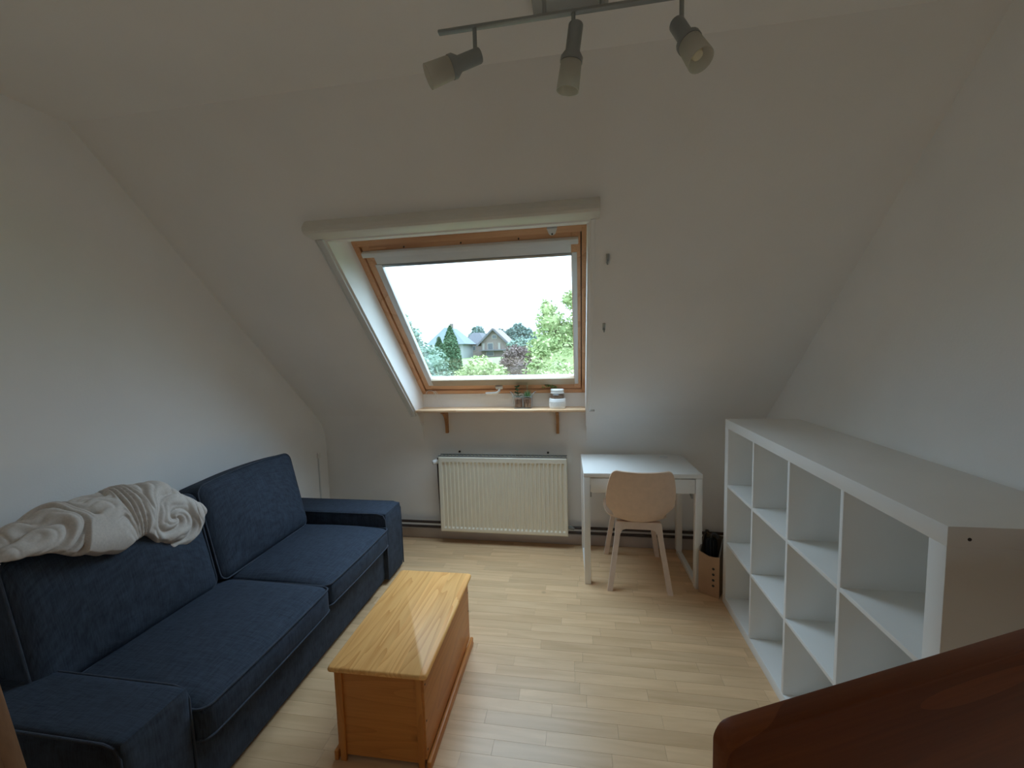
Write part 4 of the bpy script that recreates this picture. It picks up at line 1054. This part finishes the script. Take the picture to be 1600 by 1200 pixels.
def tree(name, label, cat, x, y, lobes, leaf_sz, count, mats, trunk=True, group=None, cone=None, seed=1):
    gz = ground_z(y)
    t = thing(name, label, cat, (x, y, gz), group=group)
    rg_ = np.random.RandomState(seed)
    P = []; 
    if cone:
        h_, r_ = cone
        z = rg_.uniform(0.02, 1, count)**0.7; rr = r_*(1-z**4)*rg_.uniform(0.75, 1.03, count); a = rg_.uniform(0, 2*PI, count)
        P = np.stack([rr*np.cos(a), rr*np.sin(a), z*h_], 1)
    else:
        vol = np.array([l[3]**2 for l in lobes]); vol = vol/vol.sum()
        idx = rg_.choice(len(lobes), count, p=vol); L = np.array([l[:4] for l in lobes])
        v = rg_.normal(size=(count, 3)); v /= np.linalg.norm(v, axis=1)[:, None]
        P = L[idx, :3] + v*L[idx, 3][:, None]*rg_.uniform(0.72, 1.12, count)[:, None]
        P[:, 2] = np.maximum(P[:, 2], 0.05)
    # every leaf spray is a small rhombic blade turned at random
    d = rg_.normal(size=(count, 3)); d[:, 2] = d[:, 2]*0.6+0.1; d /= np.linalg.norm(d, axis=1)[:, None]
    e = np.cross(d, rg_.normal(size=(count, 3))); e /= np.linalg.norm(e, axis=1)[:, None]
    s = (leaf_sz*rg_.uniform(0.6, 1.3, count))[:, None]
    n3 = np.cross(d, e)
    V = np.stack([P-d*s, P-e*s*0.5+n3*s*0.15, P+d*s, P+e*s*0.5+n3*s*0.15], 1).reshape(-1, 3)
    me = bpy.data.meshes.new('foliage')
    me.from_pydata(V.tolist(), [], np.arange(count*4).reshape(-1, 4).tolist())
    me.materials.append(mats[0])
    o = bpy.data.objects.new('foliage', me); COL.objects.link(o); o.parent = t; o['kind'] = 'stuff'
    core = MB()
    if cone: core.lathe([(0.0, 0.02), (cone[1]*0.85, 0.05), (cone[1]*0.82, cone[0]*0.5), (cone[1]*0.58, cone[0]*0.75), (cone[1]*0.28, cone[0]*0.9), (0.0, cone[0]*0.98)], (0, 0, 0), seg=12)
    else:
        for l in lobes: core.rbox(l[:3], (l[3]*0.72,)*3, l[3]*0.71, 3)
    core.build('inner_crown', mats[0], t)
    if trunk:
        zt = 0.6*(cone[0] if cone else max(l[2] for l in lobes))
        MB().tube([(0, 0, -0.05), (0.05, 0, zt*0.5), (0, 0.05, zt)], [0.16, 0.13, 0.06], 8).build('trunk', M['bark'], t)
    return t
F_light = foliage_mat('light_green_leaves', (0.170, 0.245, 0.090), (0.430, 0.490, 0.240))  # leaf colours are paled, painting in the haze outdoors
F_bush = foliage_mat('yellow_green_leaves', (0.190, 0.255, 0.100), (0.440, 0.500, 0.260))
F_blue = foliage_mat('bluish_green_leaves', (0.130, 0.205, 0.150), (0.280, 0.375, 0.300))  # bluish cast of the haze put into the leaf colour
F_con = foliage_mat('dark_conifer_needles', (0.053, 0.115, 0.057), (0.136, 0.220, 0.126))
F_red = foliage_mat('copper_purple_leaves', (0.113, 0.080, 0.074), (0.238, 0.181, 0.165))
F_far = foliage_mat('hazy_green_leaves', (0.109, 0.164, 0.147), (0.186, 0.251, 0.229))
F_pale = foliage_mat('pale_grey_green_leaves', (0.174, 0.251, 0.208), (0.283, 0.360, 0.305))
gz = ground_z
Y = 16; g0 = gz(Y)
tree('broadleaf_tree', 'tall light green leafy tree filling the window\'s right side', 'tree', -0.25, Y,
     [(-0.15, 0, 0.55-g0, 1.55), (-0.85, 0, 1.6-g0, 0.75), (-0.75, 0.1, 2.55-g0, 0.55), (-0.85, 0, 3.05-g0, 0.34), (-0.15, 0.2, 2.05-g0, 0.62), (0.75, 0, 2.2-g0, 0.9), (-0.02, 0.1, 3.42-g0, 0.30), (0.35, 0.1, 3.2-g0, 0.45), (-0.9, -0.2, 0.2-g0, 0.9), (0.9, 0, 0.3-g0, 1.2)], 0.085, 9000, (F_light,), seed=1)
tree('leafy_shrub', 'low yellow-green shrub under the tall leafy tree', 'shrub', -0.70, 12.5,
     [(0, 0, 0.55-gz(12.5), 0.50), (-0.42, 0, 0.35-gz(12.5), 0.40), (0.50, 0.1, 0.55-gz(12.5), 0.5), (0.1, 0, -0.3-gz(12.5), 0.8), (0.1, 0, -1.3-gz(12.5), 0.9)], 0.07, 4500, (F_bush,), seed=2)
tree('leafy_bush', 'yellow-green bush low in the middle of the window view', 'bush', -4.30, 18,
     [(0, 0, 0.60-gz(18), 0.66), (-0.65, 0, 0.30-gz(18), 0.55), (0.68, 0, 0.30-gz(18), 0.6), (0.1, 0, -0.6-gz(18), 1.2), (-0.2, 0, -2.0-gz(18), 1.1)], 0.085, 5000, (F_bush,), seed=3)
tree('feathery_tree', 'bluish-green feathery tree at the window\'s lower left corner', 'tree', -8.15, 20,
     [(0, 0, 1.1-gz(20), 0.95), (-0.3, 0, 2.2-gz(20), 0.62), (0.75, 0, 0.9-gz(20), 0.85), (0.95, 0, -0.1-gz(20), 0.95), (0.2, 0, -0.9-gz(20), 1.5), (-0.7, 0, 3.0-gz(20), 0.5)], 0.10, 6500, (F_blue,), seed=4)
tree('conifer', 'taller dark green cone-shaped conifer in front of the white house', 'conifer', -8.18, 26, None, 0.10, 6000, (F_con,), cone=(3.15-gz(26), 0.80), seed=5, group='two conifers in the garden')
tree('conifer', 'shorter dark green conifer at the taller conifer\'s left side', 'conifer', -8.06, 23.4, None, 0.10, 5000, (F_con,), cone=(2.36-gz(23.4), 0.60), seed=6, group='two conifers in the garden')
tree('copper_shrub', 'purplish-brown shrub between the bush and the leafy tree', 'shrub', -4.75, 31,
     [(0, 0, 1.1-gz(31), 0.75), (0.9, 0, 1.05-gz(31), 0.7), (-0.55, 0, 0.5-gz(31), 0.6), (0.5, 0, 0.0-gz(31), 1.3), (1.3, 0, 0.1-gz(31), 0.9), (0.3, 0, -1.2-gz(31), 1.6)], 0.13, 5000, (F_red,), seed=7)
tree('grey_shrub', 'pale grey-green shrub beside the gabled house', 'shrub', -8.0, 60,
     [(0, 0, 2.0-gz(60), 1.1), (-1.3, 0, 1.7-gz(60), 1.0), (1.4, 0, 1.7-gz(60), 1.2), (0, 0, 0.6-gz(60), 1.7), (2.2, 0, 0.8-gz(60), 1.3)], 0.22, 3500, (F_pale,), seed=8)
tree('distant_tree', 'round dark tree behind the two roofs in the middle', 'tree', -27.2, 112,
     [(0, 0, 6.4, 1.7), (-0.7, 0, 4.6, 2.0), (0.8, 0, 4.4, 2.0), (0, 0, 2.2, 2.6)], 0.4, 2500, (F_far,), seed=9, group='distant trees behind the houses')
tree('distant_tree', 'broad hazy tree rising behind the gabled house', 'tree', -15.6, 112,
     [(0, 0, 6.4, 2.0), (-2.2, 0, 5.4, 1.8), (1.9, 0, 5.2, 1.9), (0, 0, 3.2, 3.2), (-5.2, 0, 6.0, 1.2), (3.4, 0, 3.6, 2.0), (-4.6, 0, 3.6, 2.2)], 0.4, 4500, (F_far,), seed=10, group='distant trees behind the houses')

def roof_slab(mb, a, b, c, d, t=0.18):
    a, b, c, d = map(Vector, (a, b, c, d)); n = (b-a).cross(d-a).normalized()*t
    if n.z < 0: n = -n
    return mb.hexa([a, b, c, d, a+n, b+n, c+n, d+n])
# gabled house
g = thing('gabled_house', 'pinkish house with its steep gable and window facing the garden', 'house', (-17.3, 85, 0))
gw = MB(); gw.prism([(-2.7, 0, -0.3), (2.7, 0, -0.3), (2.7, 0, 3.1), (0, 0, 5.75), (-2.7, 0, 3.1)], (0, 9, 0)); gw.build('wall', M['brick'], g, smooth=False)
for s in (-1, 1):
    rfm = MB(); x1, z1 = s*3.5, 2.35
    roof_slab(rfm, (0, -0.6, 5.80), (x1, -0.6, z1), (x1+s*0, 9.4, z1), (0, 9.4, 5.80), 0.25); rfm.build('roof', M['tile'], g, smooth=False)
    MB().hexa([Vector(p) for p in ((0, -0.75, 5.6), (x1, -0.75, z1-0.2), (x1, -0.58, z1-0.2), (0, -0.58, 5.6), (0, -0.75, 6.0), (x1, -0.75, z1+0.25), (x1, -0.58, z1+0.25), (0, -0.58, 6.0))]).build('barge_board', M['tile_dark'], g, smooth=False)
for nm, x, z, w, h in (('window', -0.7, 2.2, 1.0, 1.25), ('window', 0.2, 4.2, 0.8, 0.6), ('window', -0.8, 0.7, 1.4, 0.8)):
    wdo = MB().box(x-w/2-0.15, x+w/2+0.15, -0.09, 0.0, z-h/2-0.15, z+h/2+0.15).build(nm, M['timber'], g, smooth=False)
    MB().box(x-w/2, x+w/2, -0.13, -0.08, z-h/2, z+h/2).build('pane', M['house_glass'], wdo, smooth=False)
MB().box(-2.9, 2.9, -1.1, 0.0, 1.30, 1.5).build('balcony', M['tile_dark'], g, smooth=False)
for x in (-2.2, 1.2):
    MB().box(x-0.25, x+0.25, -0.12, 0.0, 1.5, 2.9).build('timber_post', M['timber'], g, smooth=False)
# low annexe, dark roof
an = thing('low_house', 'low house with dark grey roof left of the gabled house', 'house', (-23.4, 93, 0))
MB().box(-2.6, 2.4, 0, 7, -0.3, 3.0).build('wall', M['brick'], an, smooth=False)
MB().prism([(-3.0, -0.4, 2.9), (2.8, -0.4, 2.9), (0.8, 1.5, 5.6), (-0.8, 1.5, 5.6)], (0, 6, 0)).build('roof', M['tile_dark'], an, smooth=False)
w_ = MB().box(-1.4, 0.2, -0.08, 0.0, 1.4, 2.5).build('window', M['timber'], an, smooth=False)
MB().box(-1.3, 0.1, -0.12, -0.07, 1.5, 2.4).build('pane', M['house_glass'], w_, smooth=False)
# white house with blue-grey roof
hw_ = thing('white_house', 'white house with blue-grey roof behind the conifers', 'house', (-26.2, 80, 0))
MB().box(-3.4, 3.6, 0, 8, -0.3, 3.1).build('wall', M['render_white'], hw_, smooth=False)
rf = MB(); A = [(-4.0, -0.5, 2.8), (4.3, -0.5, 2.8), (4.3, 8.5, 2.8), (-4.0, 8.5, 2.8)]; t1, t2 = (-0.9, 2.5, 6.35), (0.7, 2.5, 6.2); t3, t4 = (0.7, 6, 6.2), (-0.9, 6, 6.35)
rf.hexa(A+[t1, t2, t3, t4]); rf.build('roof', M['slate'], hw_, smooth=False)
for x in (-2.6, 2.2):
    wdo = MB().box(x-0.8, x+0.8, -0.08, 0, 1.2, 2.5).build('window', M['timber'], hw_, smooth=False)
    MB().box(x-0.7, x+0.7, -0.12, -0.07, 1.3, 2.4).build('pane', M['house_glass'], wdo, smooth=False)
MB().box(0.2, 0.8, 2.6, 3.2, 5.8, 7.1).build('chimney', M['brick'], hw_, smooth=False)
